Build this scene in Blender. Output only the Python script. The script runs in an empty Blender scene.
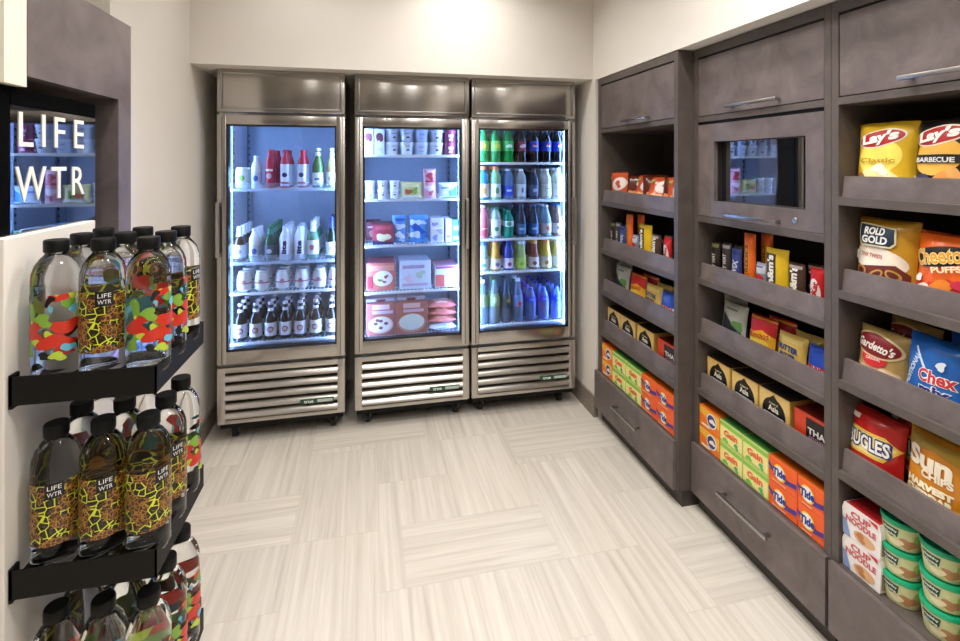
import bpy, bmesh, math, random
from mathutils import Vector, Matrix
R = math.radians
PI = math.pi
sc = bpy.context.scene
col = sc.collection
random.seed(7)

# ------------------------------------------------------------------ camera
cd = bpy.data.cameras.new('camera'); cam = bpy.data.objects.new('camera', cd); col.objects.link(cam)
cam.location = (0, 0, 1.49)
cam.rotation_euler = (R(90), 0, -math.atan(110/494))
cd.sensor_fit = 'HORIZONTAL'; cd.sensor_width = 36; cd.lens = 36*494/960
cd.shift_y = -(320.5-164)/960
cd.clip_start = .05
sc.camera = cam
# ------------------------------------------------------------------ world, exposure, lamps
w = bpy.data.worlds.new('world'); sc.world = w; w.use_nodes = True
w.node_tree.nodes['Background'].inputs[0].default_value = (1, .95, .88, 1)
w.node_tree.nodes['Background'].inputs[1].default_value = .04
sc.view_settings.view_transform = 'Standard'; sc.view_settings.look = 'None'
sc.view_settings.exposure = 0.0; sc.view_settings.gamma = 1; sc.view_settings.use_curve_mapping = False
CEIL = 2.72
WARM = (1, .965, .92)
DOWN = [(.5, 2.32, 17), (-.35, 2.3, 6), (.35, 1.45, 20), (.95, 1.3, 16), (-.2, 1.1, 14), (.5, .55, 18), (.95, .3, 14), (-.3, .2, 14), (.4, -.6, 18), (-.9, -.4, 14), (.9, -1.3, 8), (-.9, -1.4, 8)]

# ------------------------------------------------------------------ materials
def lin(h):
    h = h.lstrip('#'); o = []
    for i in (0, 2, 4):
        c = int(h[i:i+2], 16)/255
        o.append(c/12.92 if c <= .04045 else ((c+.055)/1.055)**2.4)
    return tuple(o)+(1,)
MC = {}
def nt(name):
    m = bpy.data.materials.new(name); m.use_nodes = True
    return m, m.node_tree.nodes, m.node_tree.links, m.node_tree.nodes['Principled BSDF']
def C(h, rough=.45, metal=0, spec=.5):
    """plain printed / moulded colour with a trace of tonal noise"""
    k = (h, rough, metal, spec)
    if k in MC: return MC[k]
    m, n, l, p = nt('colour_'+h.lstrip('#'))
    c = lin(h) if isinstance(h, str) else h
    t = n.new('ShaderNodeTexNoise'); t.inputs['Scale'].default_value = 60
    r = n.new('ShaderNodeValToRGB')
    r.color_ramp.elements[0].color = tuple(v*.9 for v in c[:3])+(1,); r.color_ramp.elements[1].color = tuple(min(1, v*1.08) for v in c[:3])+(1,)
    g = n.new('ShaderNodeTexCoord'); l.new(g.outputs['Object'], t.inputs['Vector'])
    l.new(t.outputs['Fac'], r.inputs['Fac']); l.new(r.outputs['Color'], p.inputs['Base Color'])
    p.inputs['Roughness'].default_value = rough; p.inputs['Metallic'].default_value = metal
    p.inputs['Specular IOR Level'].default_value = spec
    MC[k] = m; return m
def clear(h, a=.45, rough=.08):
    """see-through coloured plastic or drink: part tinted see-through, part glossy body"""
    k = ('clear', h, a)
    if k in MC: return MC[k]
    m, n, l, p = nt('clear_'+h.lstrip('#'))
    c = lin(h); p.inputs['Base Color'].default_value = c; p.inputs['Roughness'].default_value = rough
    t = n.new('ShaderNodeBsdfTransparent'); t.inputs[0].default_value = tuple(v**.5 for v in c[:3])+(1,)
    lw = n.new('ShaderNodeLayerWeight'); lw.inputs['Blend'].default_value = .35
    mr = n.new('ShaderNodeMapRange'); mr.inputs[3].default_value = a; mr.inputs[4].default_value = 1
    mx = n.new('ShaderNodeMixShader')
    l.new(lw.outputs['Facing'], mr.inputs[0]); l.new(mr.outputs[0], mx.inputs[0])
    l.new(t.outputs[0], mx.inputs[1]); l.new(p.outputs[0], mx.inputs[2])
    l.new(mx.outputs[0], n['Material Output'].inputs[0])
    MC[k] = m; return m
def pane():
    m, n, l, p = nt('window_glass')
    t = n.new('ShaderNodeBsdfTransparent'); t.inputs[0].default_value = (.93, .96, 1, 1)
    g = n.new('ShaderNodeBsdfGlossy'); g.inputs['Roughness'].default_value = .02
    f = n.new('ShaderNodeFresnel'); f.inputs[0].default_value = 1.45
    mx = n.new('ShaderNodeMixShader')
    l.new(f.outputs[0], mx.inputs[0]); l.new(t.outputs[0], mx.inputs[1]); l.new(g.outputs[0], mx.inputs[2])
    l.new(mx.outputs[0], n['Material Output'].inputs[0]); return m
def emis(name, c, s):
    m, n, l, p = nt(name)
    p.inputs['Base Color'].default_value = (.8, .8, .8, 1)
    p.inputs['Emission Color'].default_value = tuple(c)+(1,); p.inputs['Emission Strength'].default_value = s
    return m
def paint(name, h, bump=.02):
    m, n, l, p = nt(name)
    g = n.new('ShaderNodeTexCoord'); t = n.new('ShaderNodeTexNoise'); t.inputs['Scale'].default_value = 3
    c = lin(h); r = n.new('ShaderNodeValToRGB')
    r.color_ramp.elements[0].color = tuple(v*.96 for v in c[:3])+(1,); r.color_ramp.elements[1].color = tuple(v*1.03 for v in c[:3])+(1,)
    l.new(g.outputs['Object'], t.inputs[0]); l.new(t.outputs[0], r.inputs[0]); l.new(r.outputs[0], p.inputs['Base Color'])
    t2 = n.new('ShaderNodeTexNoise'); t2.inputs['Scale'].default_value = 250; b = n.new('ShaderNodeBump'); b.inputs['Strength'].default_value = bump
    l.new(g.outputs['Object'], t2.inputs[0]); l.new(t2.outputs[0], b.inputs['Height']); l.new(b.outputs[0], p.inputs['Normal'])
    p.inputs['Roughness'].default_value = .8; return m
def laminate(name, a, b, scale=6, rough=.45):
    m, n, l, p = nt(name)
    g = n.new('ShaderNodeTexCoord'); t = n.new('ShaderNodeTexNoise'); t.inputs['Scale'].default_value = scale; t.inputs['Detail'].default_value = 7
    t.inputs['Roughness'].default_value = .62; t.inputs['Distortion'].default_value = .6
    r = n.new('ShaderNodeValToRGB'); e = r.color_ramp.elements
    e[0].position = .3; e[0].color = lin(a); e[1].position = .72; e[1].color = lin(b)
    l.new(g.outputs['Object'], t.inputs[0]); l.new(t.outputs[0], r.inputs[0]); l.new(r.outputs[0], p.inputs['Base Color'])
    mr = n.new('ShaderNodeMapRange'); mr.inputs[3].default_value = rough-.08; mr.inputs[4].default_value = rough+.1
    l.new(t.outputs[0], mr.inputs[0]); l.new(mr.outputs[0], p.inputs['Roughness'])
    return m
def steel(name, c=(.46, .435, .41), rough=.24, an=.8):
    m, n, l, p = nt(name)
    g = n.new('ShaderNodeTexCoord'); mp = n.new('ShaderNodeMapping'); mp.inputs['Scale'].default_value = (1.5, 1.5, 420)
    t = n.new('ShaderNodeTexNoise'); t.inputs['Scale'].default_value = 1.4; t.inputs['Detail'].default_value = 3
    r = n.new('ShaderNodeValToRGB'); r.color_ramp.elements[0].color = tuple(v*.86 for v in c)+(1,); r.color_ramp.elements[1].color = tuple(min(1, v*1.12) for v in c)+(1,)
    l.new(g.outputs['Object'], mp.inputs[0]); l.new(mp.outputs[0], t.inputs[0]); l.new(t.outputs[0], r.inputs[0]); l.new(r.outputs[0], p.inputs['Base Color'])
    p.inputs['Metallic'].default_value = 1; p.inputs['Roughness'].default_value = rough
    p.inputs['Anisotropic'].default_value = an; p.inputs['Anisotropic Rotation'].default_value = .25
    tg = n.new('ShaderNodeTangent'); tg.direction_type = 'RADIAL'; tg.axis = 'Z'; l.new(tg.outputs[0], p.inputs['Tangent'])
    return m
def floor_mat():
    m, n, l, p = nt('vein_cut_stone_tiles')
    g = n.new('ShaderNodeTexCoord'); s = n.new('ShaderNodeSeparateXYZ'); l.new(g.outputs['Object'], s.inputs[0])
    def mt(op, a, b=None, c=None):
        x = n.new('ShaderNodeMath'); x.operation = op
        for i, v in enumerate((a, b, c)):
            if v is None: continue
            if isinstance(v, (int, float)): x.inputs[i].default_value = v
            else: l.new(v, x.inputs[i])
        return x.outputs[0]
    X, Y = s.outputs[0], s.outputs[1]
    # tiles laid across, on a slanting lattice a=(.6,.64) b=(1.02,-.30) from (.42,1.905)
    dx = mt('SUBTRACT', X, .42); dy = mt('SUBTRACT', Y, 1.905); D = -.8328
    fs = mt('DIVIDE', mt('SUBTRACT', mt('MULTIPLY', dx, -.30), mt('MULTIPLY', dy, 1.02)), D)
    ft = mt('DIVIDE', mt('SUBTRACT', mt('MULTIPLY', dy, .6), mt('MULTIPLY', dx, .64)), D)
    rs = mt('ROUND', fs); rt = mt('ROUND', ft)
    ls = mt('SUBTRACT', fs, rs); lt = mt('SUBTRACT', ft, rt)
    ox = mt('ADD', mt('MULTIPLY', ls, .6), mt('MULTIPLY', lt, 1.02)); oy = mt('ADD', mt('MULTIPLY', ls, .64), mt('MULTIPLY', lt, -.30))
    ax = mt('ABSOLUTE', ox); ay = mt('ABSOLUTE', oy)
    inr = mt('MULTIPLY', mt('LESS_THAN', ax, .295), mt('LESS_THAN', ay, .15))
    edge = mt('MULTIPLY', mt('MULTIPLY', mt('LESS_THAN', ax, .297), mt('LESS_THAN', ay, .152)), mt('SUBTRACT', 1, mt('MULTIPLY', mt('LESS_THAN', ax, .293), mt('LESS_THAN', ay, .148))))
    # upright tiles
    cx = mt('DIVIDE', mt('ADD', X, .295), .33); ci = mt('FLOOR', cx); cf = mt('SUBTRACT', cx, ci)
    cy = mt('DIVIDE', mt('ADD', mt('SUBTRACT', Y, 2.05), mt('MULTIPLY', ci, .3)), .6); cj = mt('FLOOR', cy); cg = mt('SUBTRACT', cy, cj)
    e2 = mt('ADD', mt('LESS_THAN', mt('ABSOLUTE', mt('SUBTRACT', cf, .5)), 2), 0)
    gx = mt('GREATER_THAN', mt('ABSOLUTE', mt('SUBTRACT', cf, .5)), .4935); gy = mt('GREATER_THAN', mt('ABSOLUTE', mt('SUBTRACT', cg, .5)), .4965)
    e2 = mt('MULTIPLY', mt('MAXIMUM', gx, gy), mt('SUBTRACT', 1, inr))
    grout = mt('MAXIMUM', edge, e2)
    idv = mt('ADD', mt('MULTIPLY', ci, 3.7), mt('MULTIPLY', cj, 9.1)); idh = mt('ADD', mt('MULTIPLY', rs, 5.3), mt('MULTIPLY', rt, 7.9))
    def veins(u, v, ido, k):
        cmb = n.new('ShaderNodeCombineXYZ'); l.new(mt('MULTIPLY', u, 38*k), cmb.inputs[0]); l.new(mt('MULTIPLY', v, 1.1*k), cmb.inputs[1]); l.new(ido, cmb.inputs[2])
        t = n.new('ShaderNodeTexNoise'); t.inputs['Scale'].default_value = 1.0; t.inputs['Detail'].default_value = 8; t.inputs['Roughness'].default_value = .68; t.inputs['Distortion'].default_value = .35
        l.new(cmb.outputs[0], t.inputs[0]); return t.outputs[0]
    vv = veins(X, Y, idv, 1); vh = veins(Y, X, idh, 1)
    mx = n.new('ShaderNodeMix'); mx.data_type = 'FLOAT'; l.new(inr, mx.inputs[0]); l.new(vv, mx.inputs[2]); l.new(vh, mx.inputs[3])
    r = n.new('ShaderNodeValToRGB'); e = r.color_ramp.elements
    e[0].position = .28; e[0].color = lin('#c6bcae'); e[1].position = .62; e[1].color = lin('#e6dfd3')
    x = e.new(.42); x.color = lin('#d6cec2'); x = e.new(.5); x.color = lin('#ddd5c9')
    l.new(mx.outputs[0], r.inputs[0])
    # per tile tone
    wn = n.new('ShaderNodeTexWhiteNoise'); wn.noise_dimensions = '1D'
    idm = n.new('ShaderNodeMix'); idm.data_type = 'FLOAT'; l.new(inr, idm.inputs[0]); l.new(idv, idm.inputs[2]); l.new(idh, idm.inputs[3]); l.new(idm.outputs[0], wn.inputs[1])
    tone = n.new('ShaderNodeMapRange'); tone.inputs[3].default_value = .85; tone.inputs[4].default_value = .93; l.new(wn.outputs[0], tone.inputs[0])
    vm = n.new('ShaderNodeVectorMath'); vm.operation = 'SCALE'; l.new(r.outputs[0], vm.inputs[0]); l.new(tone.outputs[0], vm.inputs['Scale'])
    gm = n.new('ShaderNodeMix'); gm.data_type = 'RGBA'; gm.inputs[7].default_value = lin('#c6bdb0')
    l.new(mt('MULTIPLY', grout, .6), gm.inputs[0]); l.new(vm.outputs[0], gm.inputs[6]); l.new(gm.outputs[2], p.inputs['Base Color'])
    p.inputs['Roughness'].default_value = .42; p.inputs['Specular IOR Level'].default_value = .35
    return m
def maze_mat():
    m, n, l, p = nt('printed_maze_sleeve')
    g = n.new('ShaderNodeTexCoord')
    v = n.new('ShaderNodeTexVoronoi'); v.feature = 'DISTANCE_TO_EDGE'; v.inputs['Scale'].default_value = 75; v.inputs['Randomness'].default_value = .9
    r = n.new('ShaderNodeValToRGB'); r.color_ramp.interpolation = 'CONSTANT'; e = r.color_ramp.elements
    e[0].position = 0; e[0].color = lin('#d6dc3a'); e[1].position = .055; e[1].color = lin('#1a1710')
    x = e.new(.19); x.color = lin('#2a2414'); x = e.new(.3); x.color = lin('#4a3520')
    no = n.new('ShaderNodeTexNoise'); no.inputs['Scale'].default_value = 38
    gt = n.new('ShaderNodeMath'); gt.operation = 'GREATER_THAN'; gt.inputs[1].default_value = .5
    mx = n.new('ShaderNodeMix'); mx.data_type = 'RGBA'; mx.inputs[7].default_value = lin('#6e4a26')
    v2 = n.new('ShaderNodeTexVoronoi'); v2.feature = 'DISTANCE_TO_EDGE'; v2.inputs['Scale'].default_value = 150
    r2 = n.new('ShaderNodeValToRGB'); r2.color_ramp.interpolation = 'CONSTANT'; f = r2.color_ramp.elements
    f[0].position = 0; f[0].color = lin('#a8742c'); f[1].position = .10; f[1].color = lin('#2c2317'); x = f.new(.3); x.color = lin('#6a3424')
    for t in (v, no, v2): l.new(g.outputs['Object'], t.inputs['Vector'])
    l.new(v.outputs[0], r.inputs[0]); l.new(v2.outputs[0], r2.inputs[0]); l.new(no.outputs[0], gt.inputs[0])
    l.new(gt.outputs[0], mx.inputs[0]); l.new(r.outputs[0], mx.inputs[6]); l.new(r2.outputs[0], mx.inputs[7]); l.new(mx.outputs[2], p.inputs['Base Color'])
    a = n.new('ShaderNodeMapRange'); a.inputs[1].default_value = .22; a.inputs[2].default_value = .34; a.inputs[3].default_value = 1; a.inputs[4].default_value = .45
    l.new(v.outputs[0], a.inputs[0]); l.new(a.outputs[0], p.inputs['Alpha']); p.inputs['Roughness'].default_value = .3
    return m
def blob_mat():
    m, n, l, p = nt('printed_paint_splash_sleeve')
    g = n.new('ShaderNodeTexCoord'); prev = None; al = None
    base = n.new('ShaderNodeRGB'); base.outputs[0].default_value = lin('#d8d8d4'); prev = base.outputs[0]
    for i, (h, sc_, th) in enumerate([('#6f9a35', 24, .60), ('#5fa9bf', 30, .61), ('#c42e20', 20, .59), ('#15120f', 34, .63), ('#b7c93a', 33, .64)]):
        mp = n.new('ShaderNodeMapping'); mp.inputs['Location'].default_value = (i*3.1, i*1.7, i*5.3)
        t = n.new('ShaderNodeTexNoise'); t.inputs['Scale'].default_value = sc_; t.inputs['Detail'].default_value = 1
        gt = n.new('ShaderNodeMath'); gt.operation = 'GREATER_THAN'; gt.inputs[1].default_value = th
        mx = n.new('ShaderNodeMix'); mx.data_type = 'RGBA'; mx.inputs[7].default_value = lin(h)
        l.new(g.outputs['Object'], mp.inputs[0]); l.new(mp.outputs[0], t.inputs[0]); l.new(t.outputs[0], gt.inputs[0])
        l.new(gt.outputs[0], mx.inputs[0]); l.new(prev, mx.inputs[6]); prev = mx.outputs[2]
        if al is None: al = gt.outputs[0]
        else:
            q = n.new('ShaderNodeMath'); q.operation = 'MAXIMUM'; l.new(al, q.inputs[0]); l.new(gt.outputs[0], q.inputs[1]); al = q.outputs[0]
    l.new(prev, p.inputs['Base Color']); l.new(al, p.inputs['Alpha']); p.inputs['Roughness'].default_value = .3
    return m
def water_mat():
    m, n, l, p = nt('clear_bottle_of_water')
    p.inputs['Base Color'].default_value = (.97, .99, 1, 1); p.inputs['Roughness'].default_value = .0
    p.inputs['Transmission Weight'].default_value = 1; p.inputs['IOR'].default_value = 1.34
    return m
def mirror_glass():
    m, n, l, p = nt('dark_reflective_glass')
    p.inputs['Base Color'].default_value = (.004, .005, .008, 1); p.inputs['Roughness'].default_value = .015
    p.inputs['Specular IOR Level'].default_value = 1; p.inputs['IOR'].default_value = 2.6
    return m
WALL = paint('warm_white_wall_paint', '#e4ded6'); WALL2 = paint('cream_wall_paint', '#e6e0cf')
CEILM = paint('white_ceiling_paint', '#eeebe4')
LAM = laminate('grey_brown_leather_look_laminate', '#584e4d', '#766b69', 9)
LAMD = laminate('grey_brown_carcass_laminate', '#4f4642', '#5e5550', 12, .5)
BASEB = laminate('taupe_baseboard_laminate', '#7c7168', '#8b8077', 14)
STEEL = steel('brushed_steel'); STEELD = steel('brushed_steel_grille', (.54, .51, .475), .32, .6); CHROME = steel('handle_steel', (.42, .41, .40), .3, .2)
FLOOR = floor_mat(); PANE = pane(); WATER = water_mat(); MAZE = maze_mat(); BLOB = blob_mat(); MIRR = mirror_glass()
LED = emis('cool_led_strip', (.30, .52, 1.0), 80); LAMP = emis('downlight_lens', WARM, 9)
LINER = C('#b7c0d0', .5); BLACK = C('#060606', .5, 0, .25); MATTE = C('#0b0a09', .6, 0, .25); WHITE = C('#f2f2f0', .4); RUBBER = C('#111111', .7)

# ------------------------------------------------------------------ geometry helper
TC = {}
def text_geo(s, bold=0.0):
    k = (s, bold)
    if k in TC: return TC[k]
    c = bpy.data.curves.new('t', 'FONT'); c.body = s; c.size = 1; c.offset = bold; c.resolution_u = 3
    o = bpy.data.objects.new('t', c); col.objects.link(o)
    dg = bpy.context.evaluated_depsgraph_get(); me = bpy.data.meshes.new_from_object(o.evaluated_get(dg))
    v = [(p.co.x, p.co.y) for p in me.vertices]; f = [tuple(q.vertices) for q in me.polygons]
    bpy.data.objects.remove(o); bpy.data.curves.remove(c); bpy.data.meshes.remove(me)
    x0 = min(p[0] for p in v); x1 = max(p[0] for p in v); y0 = min(p[1] for p in v); y1 = max(p[1] for p in v)
    cx, cy = (x0+x1)/2, (y0+y1)/2
    TC[k] = ([(a-cx, b-cy) for a, b in v], f, x1-x0, y1-y0); return TC[k]
class G:
    def __init__(s): s.bm = bmesh.new(); s.mats = []
    def mi(s, m):
        if m not in s.mats: s.mats.append(m)
        return s.mats.index(m)
    def box(s, x0, x1, y0, y1, z0, z1, m, bev=0, seg=2):
        r = bmesh.ops.create_cube(s.bm, size=1, matrix=Matrix.Translation(((x0+x1)/2, (y0+y1)/2, (z0+z1)/2)) @ Matrix.Diagonal((abs(x1-x0), abs(y1-y0), abs(z1-z0), 1)))
        fs = set(f for v in r['verts'] for f in v.link_faces); k = s.mi(m)
        if bev:
            es = list(set(e for v in r['verts'] for e in v.link_edges))
            rb = bmesh.ops.bevel(s.bm, geom=es, offset=bev, segments=seg, affect='EDGES', profile=.5)
            fs = set(rb['faces']) | set(f for f in fs if f.is_valid) | set(f for v in rb['verts'] if v.is_valid for f in v.link_faces)
        for f in fs:
            if f.is_valid: f.material_index = k
        return s
    def prism(s, pts, y0, y1, m, axis='y'):
        """closed outline (a,b) swept; axis y: (x,z); axis x: (y,z)"""
        k = s.mi(m)
        P = (lambda a, b, t: (a, t, b)) if axis == 'y' else (lambda a, b, t: (t, a, b))
        A = [s.bm.verts.new(P(a, b, y0)) for a, b in pts]; B = [s.bm.verts.new(P(a, b, y1)) for a, b in pts]
        n = len(pts)
        fs = [s.bm.faces.new(A), s.bm.faces.new(B[::-1])]+[s.bm.faces.new((A[i], B[i], B[(i+1) % n], A[(i+1) % n])) for i in range(n)]
        for f in fs: f.material_index = k
        bmesh.ops.recalc_face_normals(s.bm, faces=fs); return s
    def lathe(s, prof, m, seg=20, c=(0, 0, 0)):
        """prof: (r, z[, material])"""
        rings = []
        for q in prof:
            r, z = q[0], q[1]
            if r < 1e-5: rings.append([s.bm.verts.new((c[0], c[1], c[2]+z))])
            else: rings.append([s.bm.verts.new((c[0]+r*math.cos(2*PI*i/seg), c[1]+r*math.sin(2*PI*i/seg), c[2]+z)) for i in range(seg)])
        for j in range(len(rings)-1):
            a, b = rings[j], rings[j+1]; k = s.mi(prof[j+1][2] if len(prof[j+1]) > 2 else m)
            for i in range(seg):
                i2 = (i+1) % seg
                if len(a) == 1 and len(b) == 1: continue
                if len(a) == 1: f = s.bm.faces.new((a[0], b[i2], b[i]))
                elif len(b) == 1: f = s.bm.faces.new((a[i], a[i2], b[0]))
                else: f = s.bm.faces.new((a[i], a[i2], b[i2], b[i]))
                f.material_index = k
        return s
    def tube(s, pts, r, m, seg=8):
        pts = [Vector(p) for p in pts]; k = s.mi(m); rings = []
        for i, p in enumerate(pts):
            d = (pts[min(i+1, len(pts)-1)]-pts[max(i-1, 0)]).normalized()
            u = d.orthogonal().normalized() if i == 0 else (pu-d*pu.dot(d)).normalized(); pu = u; v = d.cross(u)
            rings.append([s.bm.verts.new(p+(u*math.cos(2*PI*j/seg)+v*math.sin(2*PI*j/seg))*r) for j in range(seg)])
        for a, b in zip(rings, rings[1:]):
            for j in range(seg):
                f = s.bm.faces.new((a[j], a[(j+1) % seg], b[(j+1) % seg], b[j])); f.material_index = k
        for q in (rings[0][::-1], rings[-1]):
            f = s.bm.faces.new(q); f.material_index = k
        return s
    def grid(s, fn, nu, nv, mf, closeu=False):
        vs = [[s.bm.verts.new(fn(i/nu, j/nv)) for j in range(nv+1)] for i in range(nu+(0 if closeu else 1))]
        for i in range(nu):
            for j in range(nv):
                a = vs[i]; b = vs[(i+1) % len(vs)]
                try: f = s.bm.faces.new((a[j], b[j], b[j+1], a[j+1]))
                except ValueError: continue
                f.material_index = s.mi(mf(i/nu, j/nv) if callable(mf) else mf)
        return s
    def decals(s, S, items, L=0.0):
        """printed matter laid on surface S(u,v,off)"""
        for n_, it in enumerate(items):
            k = it[0]; tb = bmesh.new(); off = .0005+.00035*n_+(.0006 if k == 't' else 0)
            if k == 'r':
                _, cx, cy, ww, hh, h = it[:6]; ro = R(it[6]) if len(it) > 6 else 0
                P = [(-ww/2, -hh/2), (ww/2, -hh/2), (ww/2, hh/2), (-ww/2, hh/2)]; F = [(0, 1, 2, 3)]
            elif k == 'e':
                _, cx, cy, rx, ry, h = it[:6]; ro = R(it[6]) if len(it) > 6 else 0
                P = [(rx*math.cos(2*PI*i/28), ry*math.sin(2*PI*i/28)) for i in range(28)]; F = [tuple(range(28))]
            elif k == 'p':
                _, pts, h = it[:3]; cx = cy = 0; ro = 0; P = list(pts); F = [tuple(range(len(P)))]
            elif k == 't':
                _, txt, cx, cy, hh, h = it[:6]; o = it[6] if len(it) > 6 else {}
                vs, F, tw, th = text_geo(txt, o.get('b', .02)); sy = hh/th; sx = (o['w']/tw) if 'w' in o else sy*.9
                ro = R(o.get('rot', 0)); sh = o.get('sh', 0)
                P = [(a*sx+b*sy*sh, b*sy+o.get('arc', 0)*((a*sx)/(tw*sx/2))**2*-hh) for a, b in vs]
            elif k == 'b':          # irregular blob
                _, cx, cy, r_, sd, h = it[:6]; rnd = random.Random(sd); ro = 0
                ph = [rnd.uniform(0, 6.3) for _ in range(3)]
                P = [(r_*(1+.25*math.sin(2*t+ph[0])+.18*math.sin(3*t+ph[1])+.1*math.sin(5*t+ph[2]))*math.cos(t), r_*(1+.25*math.sin(2*t+ph[0])+.18*math.sin(3*t+ph[1]))*math.sin(t)*.8) for t in [2*PI*i/24 for i in range(24)]]; F = [tuple(range(24))]
            c_, s_ = math.cos(ro), math.sin(ro)
            V = [tb.verts.new((cx+a*c_-b*s_, cy+a*s_+b*c_, 0)) for a, b in P]
            for f in F:
                try: tb.faces.new([V[i] for i in f])
                except ValueError: pass
            if L:
                bmesh.ops.triangulate(tb, faces=tb.faces[:])
                for _ in range(4):
                    es = [e for e in tb.edges if e.calc_length() > L]
                    if not es: break
                    bmesh.ops.subdivide_edges(tb, edges=es, cuts=1); bmesh.ops.triangulate(tb, faces=tb.faces[:])
            mi = s.mi(C(h, .4)); tb.verts.index_update()
            nv = [s.bm.verts.new(S(v.co.x, v.co.y, off)) for v in tb.verts]
            for f in tb.faces:
                try: q = s.bm.faces.new([nv[v.index] for v in f.verts]); q.material_index = mi
                except ValueError: pass
            tb.free()
        return s
    def build(s, name, parent=None, smooth=40, link=True):
        me = bpy.data.meshes.new(name); s.bm.normal_update(); s.bm.to_mesh(me); s.bm.free()
        for m in s.mats: me.materials.append(m)
        if smooth:
            me.polygons.foreach_set('use_smooth', [True]*len(me.polygons)); me.set_sharp_from_angle(angle=R(smooth))
        o = bpy.data.objects.new(name, me)
        if link: col.objects.link(o)
        if parent is not None: o.parent = parent
        return o
def tag(o, label=None, cat=None, group=None, kind=None):
    for k, v in (('label', label), ('category', cat), ('group', group), ('kind', kind)):
        if v: o[k] = v
    return o
def empty(name, loc, rz=0, label=None, cat=None, group=None, link=True):
    o = bpy.data.objects.new(name, None); o.empty_display_size = .05
    if link: col.objects.link(o)
    o.location = loc; o.rotation_euler.z = rz
    return tag(o, label, cat, group)
PROT = []
def kids(o): return [c for c in bpy.data.objects if c.parent == o]
def inst(p, loc, rz=0, label=None, group=None, tilt=0):
    """a linked copy of a thing with copies of its parts and their sub-parts"""
    r = p['_o'].copy(); col.objects.link(r); r.location = loc; r.rotation_euler = (tilt, 0, rz)
    tag(r, label, p['cat'], group)
    def rec(src, dst):
        for ch, gr in src:
            c = ch.copy(); col.objects.link(c); c.parent = dst
            rec(gr, c)
    rec(p['kids'], r); return r
def proto(o, cat):
    def tree(x): return [(c, tree(c)) for c in kids(x)]
    d = {'_o': o, 'cat': cat, 'kids': tree(o)}; PROT.append(d); return d
def struct(name, g, smooth=0):
    o = g.build(name, None, smooth); o['kind'] = 'structure'; return o
ORD = ['first', 'second', 'third', 'fourth', 'fifth', 'sixth', 'seventh', 'eighth', 'ninth', 'tenth']

# ------------------------------------------------------------------ room shell
XL, XR, YB, YF = -2.6, 2.1, 3.62, -2.3
struct('floor', G().box(XL, XR, YF, YB, -.05, 0, FLOOR))
struct('ceiling', G().box(XL, XR, YF, YB, CEIL, CEIL+.08, CEILM))
struct('wall_back', G().box(-.9, 1.6, 3.52, YB, 0, 1.995, WALL))
struct('wall_back_upper', G().box(-.88, XR, 2.73, YB, 1.995, CEIL, WALL))
struct('wall_right_end', G().box(1.295, XR, 2.69, 3.52, 0, 1.995, WALL))
struct('wall_right_upper', G().box(1.297, XR, YF, 2.73, 1.985, CEIL, WALL))
struct('wall_right_near', G().box(1.297, XR, YF, .495, 0, 1.985, WALL))
struct('wall_right_behind', G().box(1.80, XR, .495, 2.69, 0, 1.985, WALL))
struct('wall_left', G().box(XL, -.88, 1.95, YB, 0, CEIL, WALL))
struct('wall_left_recess', G().box(XL, -1.15, 1.46, 1.95, 0, CEIL, WALL2))
struct('wall_left_shelf', G().box(XL, -.66, 1.0, 1.46, 0, 1.27, WALL).box(-.66, -.61, 1.29, 1.46, 0, 1.27, WALL))
struct('wall_left_niche', G().box(-.80, -.79, 1.0, 1.39, 1.27, 1.65, BLACK).box(-.79, -.66, 1.0, 1.39, 1.27, 1.28, BLACK))
struct('wall_left_pillar', G().box(XL, -.61, 1.0, 1.057, 1.63, CEIL, WALL2))
struct('wall_left_entry', G().box(XL, XL+.1, YF, 1.0, 0, CEIL, WALL2))
struct('wall_front', G().box(XL, XR, YF-.1, YF, 0, CEIL, paint('wall_paint_dark_for_reflections', '#7c7168')))  # unseen wall behind camera, taupe picked to darken the steel's reflections
struct('baseboard_left', G().box(-.88, -.868, 1.95, 3.5, 0, .108, BASEB, .002))
struct('baseboard_right', G().box(1.283, 1.295, 2.70, 3.5, 0, .122, BASEB, .002).box(1.283, 1.31, 2.688, 2.70, 0, .122, BASEB))
for i, (x, y, e) in enumerate(DOWN):
    t = empty('ceiling_light', (x, y, CEIL), 0, 'round recessed ceiling downlight, flush in the white ceiling', 'light', 'recessed ceiling downlights')
    G().lathe([(.05, .0), (.075, 0), (.08, -.006), (.05, -.008), (.05, 0)], WHITE, 28).build('trim_ring', t)
    G().lathe([(0, -.003), (.049, -.003)], LAMP, 28).build('lens', t)
    ld = bpy.data.lights.new('downlight', 'AREA'); ld.shape = 'DISK'; ld.size = .16; ld.energy = e*.48; ld.color = WARM; ld.spread = R(140)
    lo = bpy.data.objects.new('lamp', ld); col.objects.link(lo); lo.parent = t; lo.location = (0, 0, -.02)
# wall wash lamp in front of the coolers' bulkhead

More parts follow.
